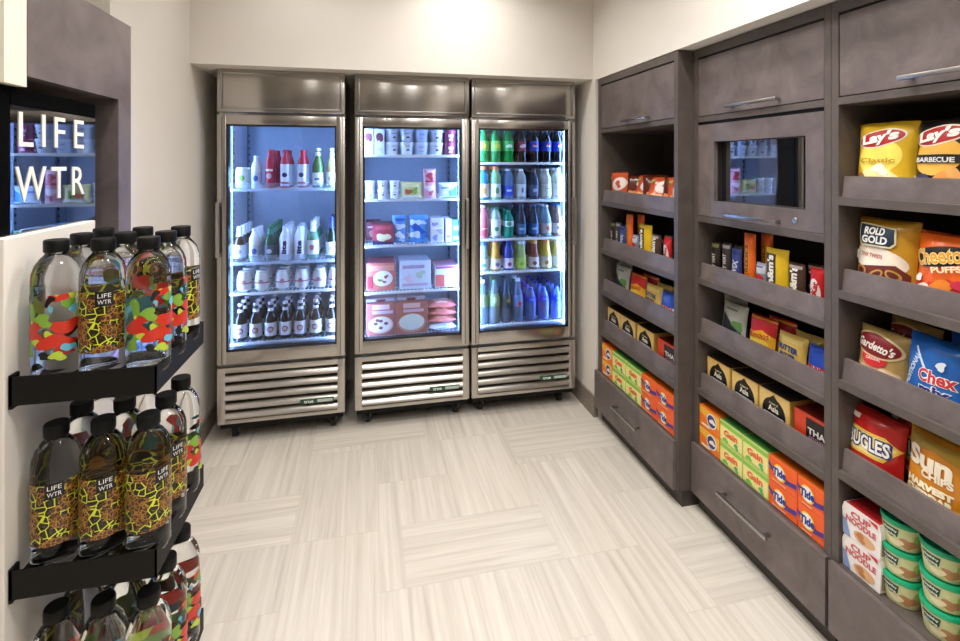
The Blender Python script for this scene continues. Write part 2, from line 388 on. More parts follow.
# ------------------------------------------------------------------ display coolers
def louvers(g, x0, x1, z0, z1, n):
    st = (z1-z0)/n
    for i in range(n):
        z = z0+i*st
        g.prism([(.012, z+.004), (-.004, z+.006), (-.009, z+.012), (-.004, z+st*.55), (.012, z+st*.8), (.02, z+st*.8), (.02, z+.004)], x0, x1, STEELD, axis='x')
def bar_handle(name, parent, x, z0, z1, out, m=CHROME):
    """vertical pull on a cooler door"""
    g = G().box(x-.009, x+.009, -out, -out+.014, z0, z1, m, .003)
    g.box(x-.007, x+.007, -out+.01, 0, z0+.004, z0+.022, m, .002).box(x-.007, x+.007, -out+.01, 0, z1-.022, z1-.004, m, .002)
    return g.build(name, parent)
def cooler(x, label, shelves, hx, hinge, rails, floor_z):
    W = .652
    t = empty('display_cooler', (x, 2.835, 0), 0, label, 'cooler', 'glass door coolers')
    # cabinet shell (local y: 0 front of door, + back)
    g = G()
    D0 = .05
    g.box(0, .03, D0, .67, .115, 1.995, STEEL).box(W-.03, W, D0, .67, .115, 1.995, STEEL)
    g.box(.03, W-.03, D0, .67, 1.755, 1.995, STEEL).box(.03, W-.03, .62, .67, .115, 1.755, STEEL)
    g.box(.03, W-.03, D0, .62, .115, .43, STEEL)
    g.build('cabinet', t, 0)
    g = G()
    g.box(.03, .036, D0+.01, .62, .43, 1.75, LINER).box(W-.036, W-.03, D0+.01, .62, .43, 1.75, LINER)
    g.box(.036, W-.036, .61, .62, .43, 1.75, LINER).box(.036, W-.036, D0+.01, .61, 1.742, 1.755, LINER).box(.036, W-.036, D0+.01, .61, .43, floor_z-.03, LINER)
    lin_ = g.build('liner', t, 0)
    g = G()
    for sx in (.036, W-.044):
        for yy in (.14, .5):
            g.box(sx, sx+.008, yy, yy+.022, .47, 1.73, C('#8d949d', .4, .6))
            for k in range(30): g.box(sx+(.006 if sx < .1 else -.003), sx+(.011 if sx < .1 else .002), yy+.005, yy+.017, .5+k*.04, .515+k*.04, BLACK)
    g.build('shelf_standard', t, 0)
    for sx in (.0365, W-.0465):
        G().box(sx, sx+.010, .061, .080, .46, 1.735, LED, .003).build('led_strip', t)
    # header
    g = G(); g.box(0, W, 0, .05, 1.765, 1.995, STEEL, .006)
    h = g.build('header_panel', t)
    g = G()
    z0, z1 = 1.782, 1.975
    for a in ((.018, .028, z0, z1), (W-.028, W-.018, z0, z1), (.018, W-.018, z0, z0+.008), (.018, W-.018, z1-.008, z1)):
        g.box(a[0], a[1], -.006, .001, a[2], a[3], CHROME, .002)
    g.build('header_trim', h)
    # door
    fw = .047; z0, z1 = .428, 1.752
    g = G()
    g.box(0, fw, 0, .045, z0, z1, STEEL, .005).box(W-fw, W, 0, .045, z0, z1, STEEL, .005)
    g.box(fw-.004, W-fw+.004, .001, .045, z1-.052, z1, STEEL, .005).box(fw-.004, W-fw+.004, .001, .045, z0, z0+.068, STEEL, .005)
    for a in ((.024, .027), (W-.027, W-.024)): g.box(a[0], a[1], -.0015, .002, z0+.01, z1-.01, C('#3d3936', .4, .8))
    d = g.build('door', t)
    g = G(); a0, a1, b0, b1 = fw-.002, W-fw+.002, z0+.066, z1-.05
    for q in ((a0, a0+.01, b0, b1), (a1-.01, a1, b0, b1), (a0, a1, b0, b0+.012), (a0, a1, b1-.01, b1)): g.box(q[0], q[1], .008, .044, q[2], q[3], C('#191b22', .4))
    g.build('gasket', d)
    G().box(a0+.01, a1-.01, .02, .0215, b0+.011, b1-.009, PANE).build('glass_pane', d, 0)
    bar_handle('handle', d, hx, 1.0, 1.29, .035)
    # grille
    g = G(); q0, q1 = .113, .412
    g.box(0, .042, 0, .05, q0, q1, STEELD, .006).box(W-.042, W, 0, .05, q0, q1, STEELD, .006)
    g.box(.036, W-.036, 0, .05, q1-.03, q1, STEELD, .006).box(.036, W-.036, 0, .05, q0, q0+.022, STEELD, .006)
    g.box(.04, W-.04, .022, .05, q0+.02, q1-.02, BLACK)
    louvers(g, .04, W-.04, q0+.022, q1-.03, 5)
    gr = g.build('grille', t)
    g = G().box(W-.235, W-.06, -.012, -.006, .186, .212, C('#1f4d3a', .4), .002)
    g.decals(lambda u, v, o: Vector((W-.19+u, -.0125-o, .199+v)), [('t', 'true', 0, 0, .017, '#e6efe8', {'b': .03, 'w': .05})])
    g.decals(lambda u, v, o: Vector((W-.105+u, -.0125-o, .199+v)), [('r', 0, 0, .08, .016, '#b9c6bd')])
    g.build('name_badge', gr)
    for (cx, cy) in ((.07, .10), (W-.07, .10), (.07, .6), (W-.07, .6)):
        g = G(); g.tube([(cx-.013, cy, .03), (cx+.013, cy, .03)], .03, RUBBER, 18).tube([(cx-.0135, cy, .03), (cx+.0135, cy, .03)], .012, C('#8a8a88', .4, .8), 12)
        g.box(cx-.02, cx-.015, cy-.014, cy+.02, .03, .075, C('#3c3b39', .4, .8)).box(cx+.015, cx+.02, cy-.014, cy+.02, .03, .075, C('#777672', .4, .8)).box(cx-.025, cx+.025, cy-.03, cy+.03, .073, .08, C('#777672', .4, .8)).box(cx-.012, cx+.012, cy-.01, cy+.02, .06, .12, BLACK)
        g.build('caster', t)
    G().box(.01, W-.01, .03, .66, .078, .115, BLACK).build('base_pan', t, 0)
    for i, z in enumerate(shelves):
        g = G()
        g.box(.045, W-.045, .072, .08, z-.014, z, WHITE, .002).box(.045, W-.045, .575, .58, z-.008, z, WHITE)
        for k in range(26): g.tube([(.055+k*.0217, .075, z-.0035), (.055+k*.0217, .58, z-.0035)], .0028, WHITE, 6)
        for yy in (.2, .33, .46): g.tube([(.046, yy, z-.009), (W-.046, yy, z-.009)], .0035, WHITE, 6)
        s_ = g.build('wire_shelf', t)
        if rails[i]:
            G().box(.045, W-.045, .066, .070, z-.014, z+rails[i], clear('#e6eefc', .16), .001).build('price_rail', s_)
    return t
F1S = [1.355, .952, .787, .515]; F2S = [1.545, 1.286, 1.02, .75, .487]; F3S = [1.50, 1.27, 1.036, .836, .515]
cooler(-.787, 'stainless steel glass-door cooler holding beer, leftmost of the three coolers', F1S, .012, 0, [.03, .035, 0, 0], .51)
cooler(-.084, 'stainless steel glass-door freezer of boxes and tubs, middle of the three coolers', F2S, .635, 1, [0]*5, .48)
cooler(.580, 'stainless steel glass-door cooler of soft drinks, rightmost of the three coolers', F3S, .635, 1, [0]*5, .505)

# ---- bottles
def prof(shape, r, h):
    P = {
     'soda': [(0, 0), (.8, 0), (.95, .02), (1, .06), (.93, .22), (.95, .27), (1, .30), (1, .60), (.98, .66), (.80, .79), (.50, .89), (.38, .93), (.38, .97), (0, .97)],
     'sport': [(0, 0), (.85, 0), (1, .03), (1, .30), (.93, .36), (.93, .45), (1, .50), (1, .66), (.86, .76), (.60, .84), (.56, .88), (.56, .92), (0, .92)],
     'long': [(0, 0), (.9, 0), (1, .02), (1, .52), (.93, .60), (.62, .70), (.44, .78), (.38, .96), (0, .96)],
     'alu': [(0, 0), (.85, 0), (1, .03), (1, .62), (.92, .72), (.62, .82), (.48, .88), (.48, .96), (0, .96)],
     'juice': [(0, 0), (.88, 0), (1, .03), (1, .42), (.90, .50), (.78, .62), (.72, .74), (.60, .84), (.58, .9), (0, .9)],
     'slim': [(0, 0), (.88, 0), (1, .02), (1, .5), (.9, .6), (.55, .78), (.42, .88), (.40, .95), (0, .95)],
     'can': [(0, .01), (.78, .0), (1, .06), (1, .90), (.84, .99), (.80, 1), (.78, .98), (0, .98)],
     'jar': [(0, 0), (.6, 0), (.93, .1), (1, .3), (1, .55), (.93, .75), (.75, .9), (.8, .96), (.78, 1), (0, 1)],
    }[shape]
    return [(a*r, b*h) for a, b in P]
def rad_at(P, z):
    for (r0, z0), (r1, z1) in zip(P, P[1:]):
        if z0 <= z <= z1 and z1 > z0: return r0+(r1-r0)*(z-z0)/(z1-z0)
    return P[3][0]
def bottle(name, cat, shape, r, h, body, cap=None, label=None, extra=None, capk=(.42, .93)):
    P = prof(shape, r, h)
    o = G().lathe(P, body, 18).build(name, None, 50, link=False)
    if cap:
        cr, cz = capk
        G().lathe([(0, cz*h), (cr*r, cz*h), (cr*r*1.03, (cz+.01)*h), (cr*r, h*.995), (cr*r*.9, h), (0, h)], C(cap, .35), 16).build('cap', o, 40, link=False)
    if label:
        g = G(); z0, z1, lc = label[0]*h, label[1]*h, label[2]
        e = .0006
        zs = sorted(set([z0, z1]+[q[1] for q in P if z0 < q[1] < z1]))
        g.lathe([(rad_at(P, z)+e, z) for z in zs], C(lc, .4), 18)
        if len(label) > 3:
            zm = (z0+z1)/2
            g.decals(lambda u, v, of: Vector(((rad_at(P, zm+v)+e+of)*math.sin(u/r), -(rad_at(P, zm+v)+e+of)*math.cos(u/r), zm+v)), label[3], .012)
        g.build('label', o, 50, link=False)
    if extra:
        z0, z1 = extra[0]*h, extra[1]*h
        zs = sorted(set([z0, z1]+[q[1] for q in P if z0 < q[1] < z1]))
        G().lathe([(rad_at(P, z)+.0006, z) for z in zs], C(extra[2], .4), 16).build('neck_label', o, 50, link=False)
    return proto(o, cat)
def row(p, desc, x, z, rows, side, shelf, cool, colno, y0=2.96, dy=.078, rz=0, ncol=7, grp=None):
    for k in range(rows):
        lab = f"{desc}, {ORD[colno]} from left, {['front','second','third','fourth','fifth'][k]} row, {shelf} shelf, {cool} cooler"
        inst(p, (x, y0+k*dy, z+.0005), rz+random.uniform(-.15, .15), lab, grp or f"bottles on the {shelf} shelf of the {cool} cooler")
# left cooler: beer
can_w = bottle('drink_can', 'can', 'can', .034, .115, C('#dfe6da', .3), None, (.2, .8, '#e9efe6', [('e', .004, 0, .016, .016, '#7fae4a')]))
alu_w = bottle('aluminium_bottle', 'bottle', 'alu', .028, .178, C('#e6e9ee', .3), '#e8ebf0', (.12, .5, '#cfd6e4', [('e', 0, 0, .013, .016, '#4a5fae')]), None, (.5, .93))
alu_r = bottle('aluminium_bottle', 'bottle', 'alu', .027, .215, C('#b32535', .3), '#c02a3a', (.2, .62, '#b5283a', [('r', 0, .012, .04, .012, '#e9dfe2'), ('e', 0, -.02, .014, .016, '#d9b9be')]), None, (.5, .93))
alu_rw = bottle('aluminium_bottle', 'bottle', 'alu', .027, .215, C('#c02437', .3), '#c02a3a', (.06, .62, '#e6e7ee', [('e', 0, 0, .014, .013, '#3a3d5c'), ('r', 0, -.045, .05, .012, '#c23244')]), None, (.5, .93))
clr_b = bottle('glass_bottle', 'bottle', 'long', .029, .225, clear('#cdbf7e', .5), '#e9e6da', (.06, .4, '#f0efe4', [('e', 0, 0, .016, .013, '#b9a45c')]), (.8, .9, '#e6e2cf'))
clr_g = bottle('glass_bottle', 'bottle', 'long', .029, .225, clear('#7f9a5a', .5), '#e9e6da', (.06, .38, '#ecefe8', [('r', 0, 0, .03, .01, '#3b5a7d')]), (.8, .9, '#e6e2cf'))
Z = F1S[0]
X1 = [-.690, -.618, -.545, -.467, -.375, -.292, -.215]
row(can_w, 'white and green drink can', X1[0], Z, 2, 0, 'top', 'left', 0, grp='cans and bottles on the top shelf of the left cooler')
for i, p, d, n in ((1, alu_w, 'white aluminium bottle', 1), (2, alu_r, 'red aluminium bottle', 4), (3, alu_rw, 'red and white aluminium bottle', 3), (4, alu_rw, 'red and white aluminium bottle', 2), (5, clr_g, 'clear olive glass bottle', 2), (6, clr_b, 'clear golden glass bottle', 2)):
    row(p, d, X1[i], Z, n, 0, 'top', 'left', i)
brn = bottle('beer_bottle', 'bottle', 'long', .033, .192, clear('#3a2416', .85), '#d9dbe2', (.1, .48, '#e8e8ec', [('e', 0, 0, .014, .014, '#9a8f86')]), (.72, .95, '#dcdfe6'))
lit = bottle('aluminium_bottle', 'bottle', 'alu', .032, .188, C('#e9ecf4', .3), '#dfe3ee', (.1, .66, '#eceff7', [('t', 'lite', 0, 0, .026, '#23305f', {'rot': 90, 'b': .05, 'w': .075})]), None, (.5, .93))
grn = bottle('beer_bottle', 'bottle', 'long', .031, .195, clear('#0e4a2c', .8), '#1c6a44', (.1, .44, '#3d4650', [('e', 0, 0, .013, .013, '#c9ced6')]), (.74, .9, '#2b7a55'))
grn2 = bottle('beer_bottle', 'bottle', 'long', .032, .215, clear('#7fb08a', .55), '#e6ece4', (.12, .5, '#edf1ea', [('e', 0, 0, .013, .016, '#c97a86')]), (.72, .95, '#eef1ea'))
drk = bottle('beer_bottle', 'bottle', 'long', .033, .235, clear('#16241c', .9), '#1f2b57', (.08, .40, '#eceadf', [('r', 0, 0, .014, .02, '#b98a4a')]), (.72, .95, '#27325e'))
Z = F1S[1]
S = 'second'
for i, (p, d, n) in enumerate(((brn, 'brown beer bottle with white label', 4), (alu_w, 'white aluminium bottle', 3), (grn, 'dark green beer bottle', 5), (lit, 'white bottle with dark blue lettering', 4), (lit, 'white bottle with dark blue lettering', 3), (grn2, 'pale green bottle with white label', 4), (drk, 'dark bottle with cream label', 3))):
    row(p, d, [-.705, -.628, -.545, -.466, -.389, -.318, -.215][i], Z, n, 0, S, 'left', i)
jar = bottle('round_can', 'can', 'jar', .038, .110, C('#e4dfdc', .3), '#6d6a72', (.12, .72, '#e6dfdf', [('r', 0, 0, .2, .006, '#b3394a'), ('e', 0, .006, .012, .012, '#c98a94')]), None, (.76, .92))
for i, x in enumerate([-.68, -.589, -.480, -.378, -.282, -.195]):
    row(jar, 'round white can with red stripe', x, F1S[2], 3, 0, 'third', 'left', i, dy=.09, grp='round cans on the third shelf of the left cooler')
ale = bottle('beer_bottle', 'bottle', 'long', .034, .203, clear('#1a0f0b', .93), '#c9b9bd', (.1, .46, '#ddd9dd', [('e', 0, 0, .017, .017, '#8a4a52'), ('e', 0, 0, .011, .011, '#cfa9ab')]), (.76, .84, '#e4e2e8'))
for i, x in enumerate([-.700, -.620, -.543, -.466, -.386, -.303, -.215]):
    row(ale, 'dark brown ale bottle', x, F1S[3], 3, 0, 'bottom', 'left', i)
# right cooler: soft drinks
X3 = [.678, .757, .840, .922, 1.004, 1.086, 1.164]
def soda(liq, a, cap, lab, art=None, shape='soda', h=.205, r=.034, z=(.34, .64), k=(.42, .93)):
    return bottle('drink_bottle', 'bottle', shape, r, h, clear(liq, a), cap, (z[0], z[1], lab)+((art,) if art else ()), None, k)
g1 = soda('#18a04c', .6, '#1f9a48', '#7fce4e', [('e', 0, 0, .017, .015, '#e6e04a')])
g2 = soda('#1aa848', .6, '#1f9a48', '#49bf55', [('b', 0, 0, .016, 3, '#e9f4e2')])
dp = soda('#1d0f0d', .93, '#2b1a1a', '#7b2a38', [('e', 0, 0, .02, .011, '#d9c9cb', 15)])
pc = soda('#150f12', .93, '#1c1c26', '#2038a8', [('e', 0, 0, .014, .014, '#e8e8ee'), ('p', [(-.0135, .003), (-.009, .011), (0, .0145), (.009, .011), (.0135, .004), (.004, .002), (-.005, .006)], '#d4283a'), ('p', [(-.013, -.004), (-.009, -.011), (0, -.0145), (.009, -.011), (.013, -.003), (.003, -.006), (-.005, -.002)], '#1f49b8')])
items = [(g1, 'green lemon-lime soda bottle'), (g1, 'green lemon-lime soda bottle'), (g2, 'bright green soda bottle'), (dp, 'dark cola bottle with maroon label'), (pc, 'cola bottle with blue label'), (pc, 'cola bottle with blue label'), (pc, 'cola bottle with blue label')]
for i, (p, d) in enumerate(items): row(p, d, X3[i], F3S[0], 2, 0, 'top', 'right', i)
sb = soda('#2f86c8', .75, '#e2803a', '#ece6da', [('e', 0, 0, .012, .02, '#d9903a')], 'sport', .205, .035, (.08, .48), (.6, .9))
sg = soda('#8cc08a', .7, '#df7a34', '#e3ece0', [('e', 0, 0, .012, .02, '#5aa05a')], 'sport', .205, .035, (.08, .48), (.6, .9))
bw = soda('#8fb0dc', .35, '#dfe6f2', '#2243b4', [('r', 0, 0, .03, .012, '#cfd9f2')], 'soda', .19, .033, (.14, .45))
cw = soda('#cfd8de', .4, '#e9edf0', '#d3dadb', [('r', .0, 0, .012, .03, '#5d6c86')], 'soda', .19, .033, (.1, .5))
dk = soda('#343c4c', .7, '#6a3a2c', '#3a4664', [('e', 0, 0, .014, .012, '#9fb0cc')], 'soda', .18, .034, (.12, .5))
wt = soda('#dfe3dc', .55, '#e9edf0', '#cfd6cf', [('r', 0, .01, .03, .006, '#8a94a0')], 'alu', .19, .034, (.1, .5), (.5, .93))
wy = soda('#e6e4d2', .6, '#f0f0ea', '#dedcc6', [('r', 0, .01, .03, .006, '#a8a27c')], 'alu', .195, .034, (.1, .5), (.5, .93))
for i, (p, d, n) in enumerate(((sb, 'blue sports drink with orange cap', 2), (sg, 'pale green sports drink with orange cap', 2), (bw, 'clear bottle with royal blue label', 4), (cw, 'clear bottle with silver label', 4), (dk, 'smoky bottle with navy label', 4), (wt, 'milky white bottle with grey label', 4), (wy, 'cream white bottle with pale label', 4))): row(p, d, X3[i], F3S[1], n, 0, 'second', 'right', i)
rp = soda('#d77a84', .6, '#e9e4e6', '#c23a4c', [('r', 0, .012, .04, .006, '#f0e2e2')], 'soda', .20, .034, (.08, .4))
gw = soda('#cfe0d6', .5, '#2f8a5c', '#e6ece6', [('e', 0, -.01, .014, .014, '#3f9a5c')], 'soda', .185, .034, (.08, .62))
gg = soda('#189a78', .7, '#1f8a6a', '#cfe2d8', [('e', 0, 0, .016, .014, '#2a9a72')], 'alu', .17, .034, (.4, .6), (.5, .93))
ds = soda('#2c3a4c', .75, '#27324a', '#3f6c92', [('r', 0, 0, .03, .014, '#a9c4da')], 'slim', .198, .033, (.1, .42))
ds2 = soda('#20304c', .8, '#1f3f7a', '#23528a', [('r', 0, 0, .03, .014, '#a9c4da')], 'slim', .198, .033, (.1, .42))
lb = soda('#9fbcd0', .45, '#c9d2dc', '#c4b4ae', [('b', 0, 0, .015, 5, '#b3604a')], 'slim', .195, .034, (.1, .42))
bb = soda('#8e6f66', .6, '#2c4a8c', '#cfc6c4', [('b', 0, 0, .013, 9, '#5c5a66')], 'slim', .195, .034, (.1, .42))
for i, (p, d, n) in enumerate(((rp, 'pink drink bottle with red label', 2), (gw, 'clear bottle with white and green label', 4), (gg, 'teal green soda bottle', 4), (ds, 'slate blue slim bottle', 3), (ds2, 'navy blue slim bottle', 3), (lb, 'pale blue slim bottle', 3), (bb, 'brown slim tea bottle', 3))): row(p, d, X3[i], F3S[2], n, 0, 'middle', 'right', i)
JU = [('#9cc8c4', '#3a62b4', '#e3ece6', '#4aa09a', 'light teal juice bottle with blue cap'), ('#d99a3a', '#d98a3a', '#ead9c4', '#7a5a8c', 'orange juice bottle with orange cap'), ('#2a3486', '#2a3aa0', '#e2d3e2', '#a03a72', 'dark blue drink with pink label'), ('#b4cc7a', '#e6ecec', '#bcd45a', '#8ab02a', 'lime green drink with white cap'), ('#8a4636', '#dc9a4a', '#cfc0bc', '#93323c', 'red brown juice with orange cap'), ('#d8ba4a', '#dc8a3c', '#e8ddc0', '#c98a3a', 'yellow juice bottle with orange cap'), ('#e0d68c', '#eceadc', '#dcdcd0', '#a8a890', 'pale yellow drink with white cap')]
for i, (lq, cp, lb_, ac, d) in enumerate(JU):
    p = soda(lq, .85, cp, lb_, [('e', 0, -.005, .014, .012, ac)], 'juice' if i not in (2,) else 'soda', .176, .034, (.06, .42), (.64, .88) if i != 2 else (.5, .92))
    row(p, d, X3[i], F3S[3], 2, 0, 'fourth', 'right', i)
t1 = soda('#9fb4cc', .35, '#dfe6ee', '#8aa86a', None, 'slim', .262, .035, (.40, .68))
t2 = soda('#a4b8b8', .4, '#5a8a5a', '#93ad6c', [('e', 0, 0, .014, .02, '#d8dfb4')], 'slim', .262, .035, (.40, .68))
t3 = soda('#46586c', .6, '#20242c', '#3a3c34', [('e', 0, 0, .012, .012, '#a8a04c')], 'slim', .262, .035, (.40, .62))
t4 = soda('#8fa4c4', .4, '#dfe6ee', '#6f86b4', [('e', .004, -.018, .016, .014, '#c23a3a')], 'slim', .262, .035, (.36, .62))
bl = soda('#7f9cd8', .4, '#3a56c8', '#2440c4', [('r', 0, 0, .03, .012, '#4f86dc')], 'soda', .20, .034, (.56, .74))
for i, (p, d, n) in enumerate(((t1, 'tall clear water bottle', 2), (t2, 'tall bottle with green label', 2), (t3, 'tall smoky bottle with dark label', 2), (t4, 'tall bottle with red spot', 2), (bl, 'clear water bottle with blue label', 5), (bl, 'clear water bottle with blue label', 5), (bl, 'clear water bottle with blue label', 5))):
    row(p, d, [.676, .750, .825, .9, .985, 1.070, 1.155][i], F3S[4], n, 0, 'bottom', 'right', i)

# ---- boxes, tubs, pouches
def flat(w, h, y): return lambda u, v, o: Vector((u, y-o, v))
def carton(name, cat, w, d, h, base, art, top=None, side=None, rest=None):
    """printed carton; front face towards -y, origin at the middle of its base front"""
    g = G().box(-w/2, w/2, 0, d, 0, h, C(base, .42), .0015, 1)
    if top: g.box(-w/2+.001, w/2-.001, .001, d-.001, h-.0005, h+.0004, C(top, .45))
    if side:
        g.box(-w/2-.0004, -w/2+.001, .001, d-.001, .001, h-.001, C(side, .45)).box(w/2-.001, w/2+.0004, .001, d-.001, .001, h-.001, C(side, .45))
    g.decals(flat(w, h, 0), art)
    return proto(g.build(name, None, 30, link=False), cat)
def bag_S(w, h, T, sd, wr=1.0):
    rnd = random.Random(sd); a, b, c = [rnd.uniform(0, 6.28) for _ in range(3)]
    def half(u, v):          # u in [-w/2,w/2], v in [0,h]
        x = min(1, abs(2*u/w)); y = min(1, max(0, v/h)); yy = abs(2*y-1)
        f = max(0, 1-x**2.6)**.75*max(0, 1-yy**5)**.8
        return T/2*f
    def S(u, v, o, s=-1):
        y = min(1, max(0, v/h)); t = half(u, v)
        e = (abs(2*y-1))**8
        wrk = wr*.0028*(math.sin(38*u+22*v*1.1+a)*math.sin(30*v+b)+.6*math.sin(85*u+c+9*v))*min(1, t/(T*.25))+wr*.003*e*math.sin(70*u+a)
        xx = u*(1-.075*math.sin(PI*y)**.8)
        return Vector((xx, s*(t+o)+wrk, v+.004*wr*math.sin(14*u+b)*e))
    return S
def bag(name, cat, w, h, T, base, art, sd=1, colf=None, seal=None, wr=1.0, back=None):
    S = bag_S(w, h, T, sd, wr); g = G(); mb = C(base, .28)
    def mf(i, j):
        u, v = (i-.5)*w, j*h
        if seal and (j > .955 or j < .03): return C(seal, .25)
        if colf:
            q = colf(u/w, j)
            if q: return C(q, .28)
        return mb
    g.grid(lambda i, j: S((i-.5)*w, j*h, 0), 26, 32, mf)
    g.grid(lambda i, j: S((.5-i)*w, j*h, 0, 1), 20, 20, C(back, .3) if back else mb)
    g.decals(lambda u, v, o: S(u, v, o*1.6), art, .008)
    bmesh.ops.remove_doubles(g.bm, verts=[v for v in g.bm.verts if abs(abs(v.co.x)-w/2) < .002 or v.co.z < .0005 or v.co.z > h-.006], dist=.00005)
    return proto(g.build(name, None, 60, link=False), cat)
def tubg(name, r0, r1, h, body, lid, art, lidh=.012, side='#ffffff'):
    o = G().lathe([(0, 0), (r0, 0), (r0+.001, .003), (r1, h-lidh), (0, h-lidh)], C(body, .35), 28).build(name, None, 40, link=False)
    if lid: G().lathe([(0, h-lidh-.001), (r1+.002, h-lidh-.001), (r1+.003, h-.003), (r1+.001, h), (r1-.004, h-.001), (r1-.007, h-.004), (0, h-.004)], C(lid, .3), 28).build('lid', o, 40, link=False)
    g = G(); rr = lambda z: r0+(r1-r0)*z/(h-lidh)
    g.decals(lambda u, v, of: Vector(((rr(v)+of)*math.sin(u/r1), -(rr(v)+of)*math.cos(u/r1), v)), art, .01)
    g.build('label', o, 50, link=False)
    return proto(o, 'tub')
# middle freezer (front at y 2.92)
FY = 2.945; GF = 'goods in the middle freezer'
bar = carton('ice_cream_carton', 'carton', .056, .16, .15, '#dfe2ec', [('e', 0, .105, .021, .022, '#7d3f48'), ('p', [(-.02, .10), (.02, .10), (.02, .082), (.006, .07), (-.002, .085), (-.012, .075)], '#7d3f48'), ('r', 0, .03, .03, .02, '#c3c9dd')])
inst(bar, (-.008, FY, F2S[0]), 0, 'white ice cream carton with brown disc, leftmost on top shelf of freezer')
inst(bar, (.054, FY, F2S[0]), 0, 'white ice cream carton with brown disc, second from left on freezer top shelf')
pint = tubg('ice_cream_tub', .032, .042, .074, '#dcdde4', '#e6e7ee', [('b', .006, .028, .009, 3, '#4a4652'), ('r', 0, .05, .03, .004, '#8c8fa6')])
pinb = tubg('ice_cream_tub', .032, .042, .074, '#c3cbdf', '#d3daea', [('r', 0, .045, .035, .008, '#9aa6c4'), ('r', 0, .02, .03, .004, '#8f9cc0')])
pinm = tubg('ice_cream_tub', .029, .034, .074, '#8c3450', '#a33c54', [('r', 0, .04, .035, .018, '#d3b6c6'), ('b', 0, .018, .01, 3, '#dccbd6')])
for i, (x, p) in enumerate(((.125, pint), (.214, pint), (.302, pinb), (.390, pint), (.478, pinm))):
    for k, wd in enumerate(('lower', 'upper')):
        for q, yy in enumerate(('front', 'back')):
            inst(p, (x, FY+.045+q*.09, F2S[0]+.0005+k*.0745), (.3 if i == 0 else 0), f"{['white','white','pale blue','white','maroon'][i]} ice cream tub, {ORD[i]} column, {wd} {yy}, freezer top shelf", 'ice cream tubs on the freezer top shelf')
sm = tubg('small_tub', .024, .029, .052, '#dfe0e6', '#e9eaf0', [('b', 0, .022, .007, 4, '#5c4a4e'), ('r', 0, .036, .02, .003, '#a3a6b8')], .008)
for i, x in enumerate((.0, .073, .142)):
    for k, wd in enumerate(('lower', 'upper')):
        inst(sm, (x, FY+.04, F2S[1]+.0005+k*.0525), 0, f"small white tub, {ORD[i]} from left, {wd} of two, second shelf of freezer", 'small tubs on the second freezer shelf')
p_ = bag('frozen_pouch', 'pouch', .135, .098, .04, '#d6cf8a', [('b', -.02, .04, .022, 4, '#c9664a'), ('b', .02, .045, .02, 6, '#7fa34c'), ('r', 0, .075, .09, .012, '#e9e4b4'), ('r', 0, .015, .11, .012, '#e6d6cf')], 3, None, None, .5)
inst(p_, (.243, FY+.03, F2S[1]), 0, 'yellow and green frozen pouch beside small white tubs')
p_ = bag('frozen_pouch', 'pouch', .082, .178, .04, '#d59aa6', [('b', 0, .13, .024, 5, '#b32c40'), ('r', 0, .1, .06, .012, '#c42b3c'), ('b', 0, .06, .026, 8, '#ecd3d8'), ('b', .005, .03, .016, 2, '#b95464'), ('r', 0, .16, .05, .012, '#e4c4cc')], 5, None, None, .5)
inst(p_, (.350, FY+.03, F2S[1]), .12, 'tall red and pink frozen pouch on second freezer shelf')
p_ = bag('frozen_pouch', 'pouch', .12, .09, .04, '#cfdcf0', [('p', [(.0, .04), (.055, .07), (.055, .01), (.01, .01)], '#2f6fc8'), ('r', -.02, .06, .05, .01, '#5c86cc'), ('b', -.025, .03, .014, 5, '#e9eff8')], 7, None, None, .5)
inst(p_, (.462, FY+.03, F2S[1]), 0, 'white and blue frozen pouch at right of second freezer shelf')
c_ = carton('frozen_meal_box', 'box', .12, .17, .115, '#a33a44', [('b', 0, .04, .034, 4, '#e3d0a4'), ('r', .0, .095, .09, .022, '#b8515a'), ('p', [(-.06, .0), (.06, .0), (.06, .012), (-.06, .022)], '#3c3450')], '#8a3a40')
inst(c_, (.075, FY, F2S[2]), 0, 'front red frozen meal box on middle freezer shelf')
inst(carton('frozen_meal_box', 'box', .09, .17, .11, '#7c2a38', [('r', 0, .08, .07, .012, '#c9a4a8'), ('b', 0, .035, .026, 9, '#b9806c')], '#8a3a40'), (.02, FY+.18, F2S[2]), 0, 'dark red frozen meal box behind the red one')
bA = bag('frozen_bag', 'bag', .085, .165, .05, '#5f94d2', [('b', 0, .10, .026, 4, '#dfeaf7'), ('r', 0, .14, .06, .016, '#2a5cb0'), ('b', 0, .05, .026, 11, '#e9f0f8'), ('b', .01, .02, .014, 12, '#c4d6ee')], 9, None, None, .8)
bB = bag('frozen_bag', 'bag', .12, .168, .05, '#5c9ad8', [('b', -.02, .12, .03, 4, '#e3eef8'), ('p', [(-.055, .1), (-.02, .12), (.05, .06), (.055, .03), (0, .05)], '#2558b4'), ('b', -.02, .05, .03, 13, '#e4eef7'), ('b', .03, .04, .022, 15, '#3f83cf'), ('b', .03, .12, .016, 16, '#cfe2f2')], 11, None, None, .8)
inst(bA, (.172, FY+.03, F2S[2]), 0, 'blue frozen bag, narrower one beside red box')
inst(bB, (.283, FY+.03, F2S[2]), 0, 'blue and white frozen bag, wider one in middle')
wa = carton('frozen_treat_carton', 'carton', .078, .15, .145, '#d8d2e2', [('b', -.015, .11, .016, 4, '#9d8cb4'), ('b', .015, .07, .02, 5, '#b7a8c8'), ('b', -.012, .03, .018, 6, '#8f96b8'), ('r', 0, .085, .06, .01, '#f0ecf4')])
inst(wa, (.393, FY, F2S[2]), 0, 'pale lilac and white frozen carton on middle shelf')
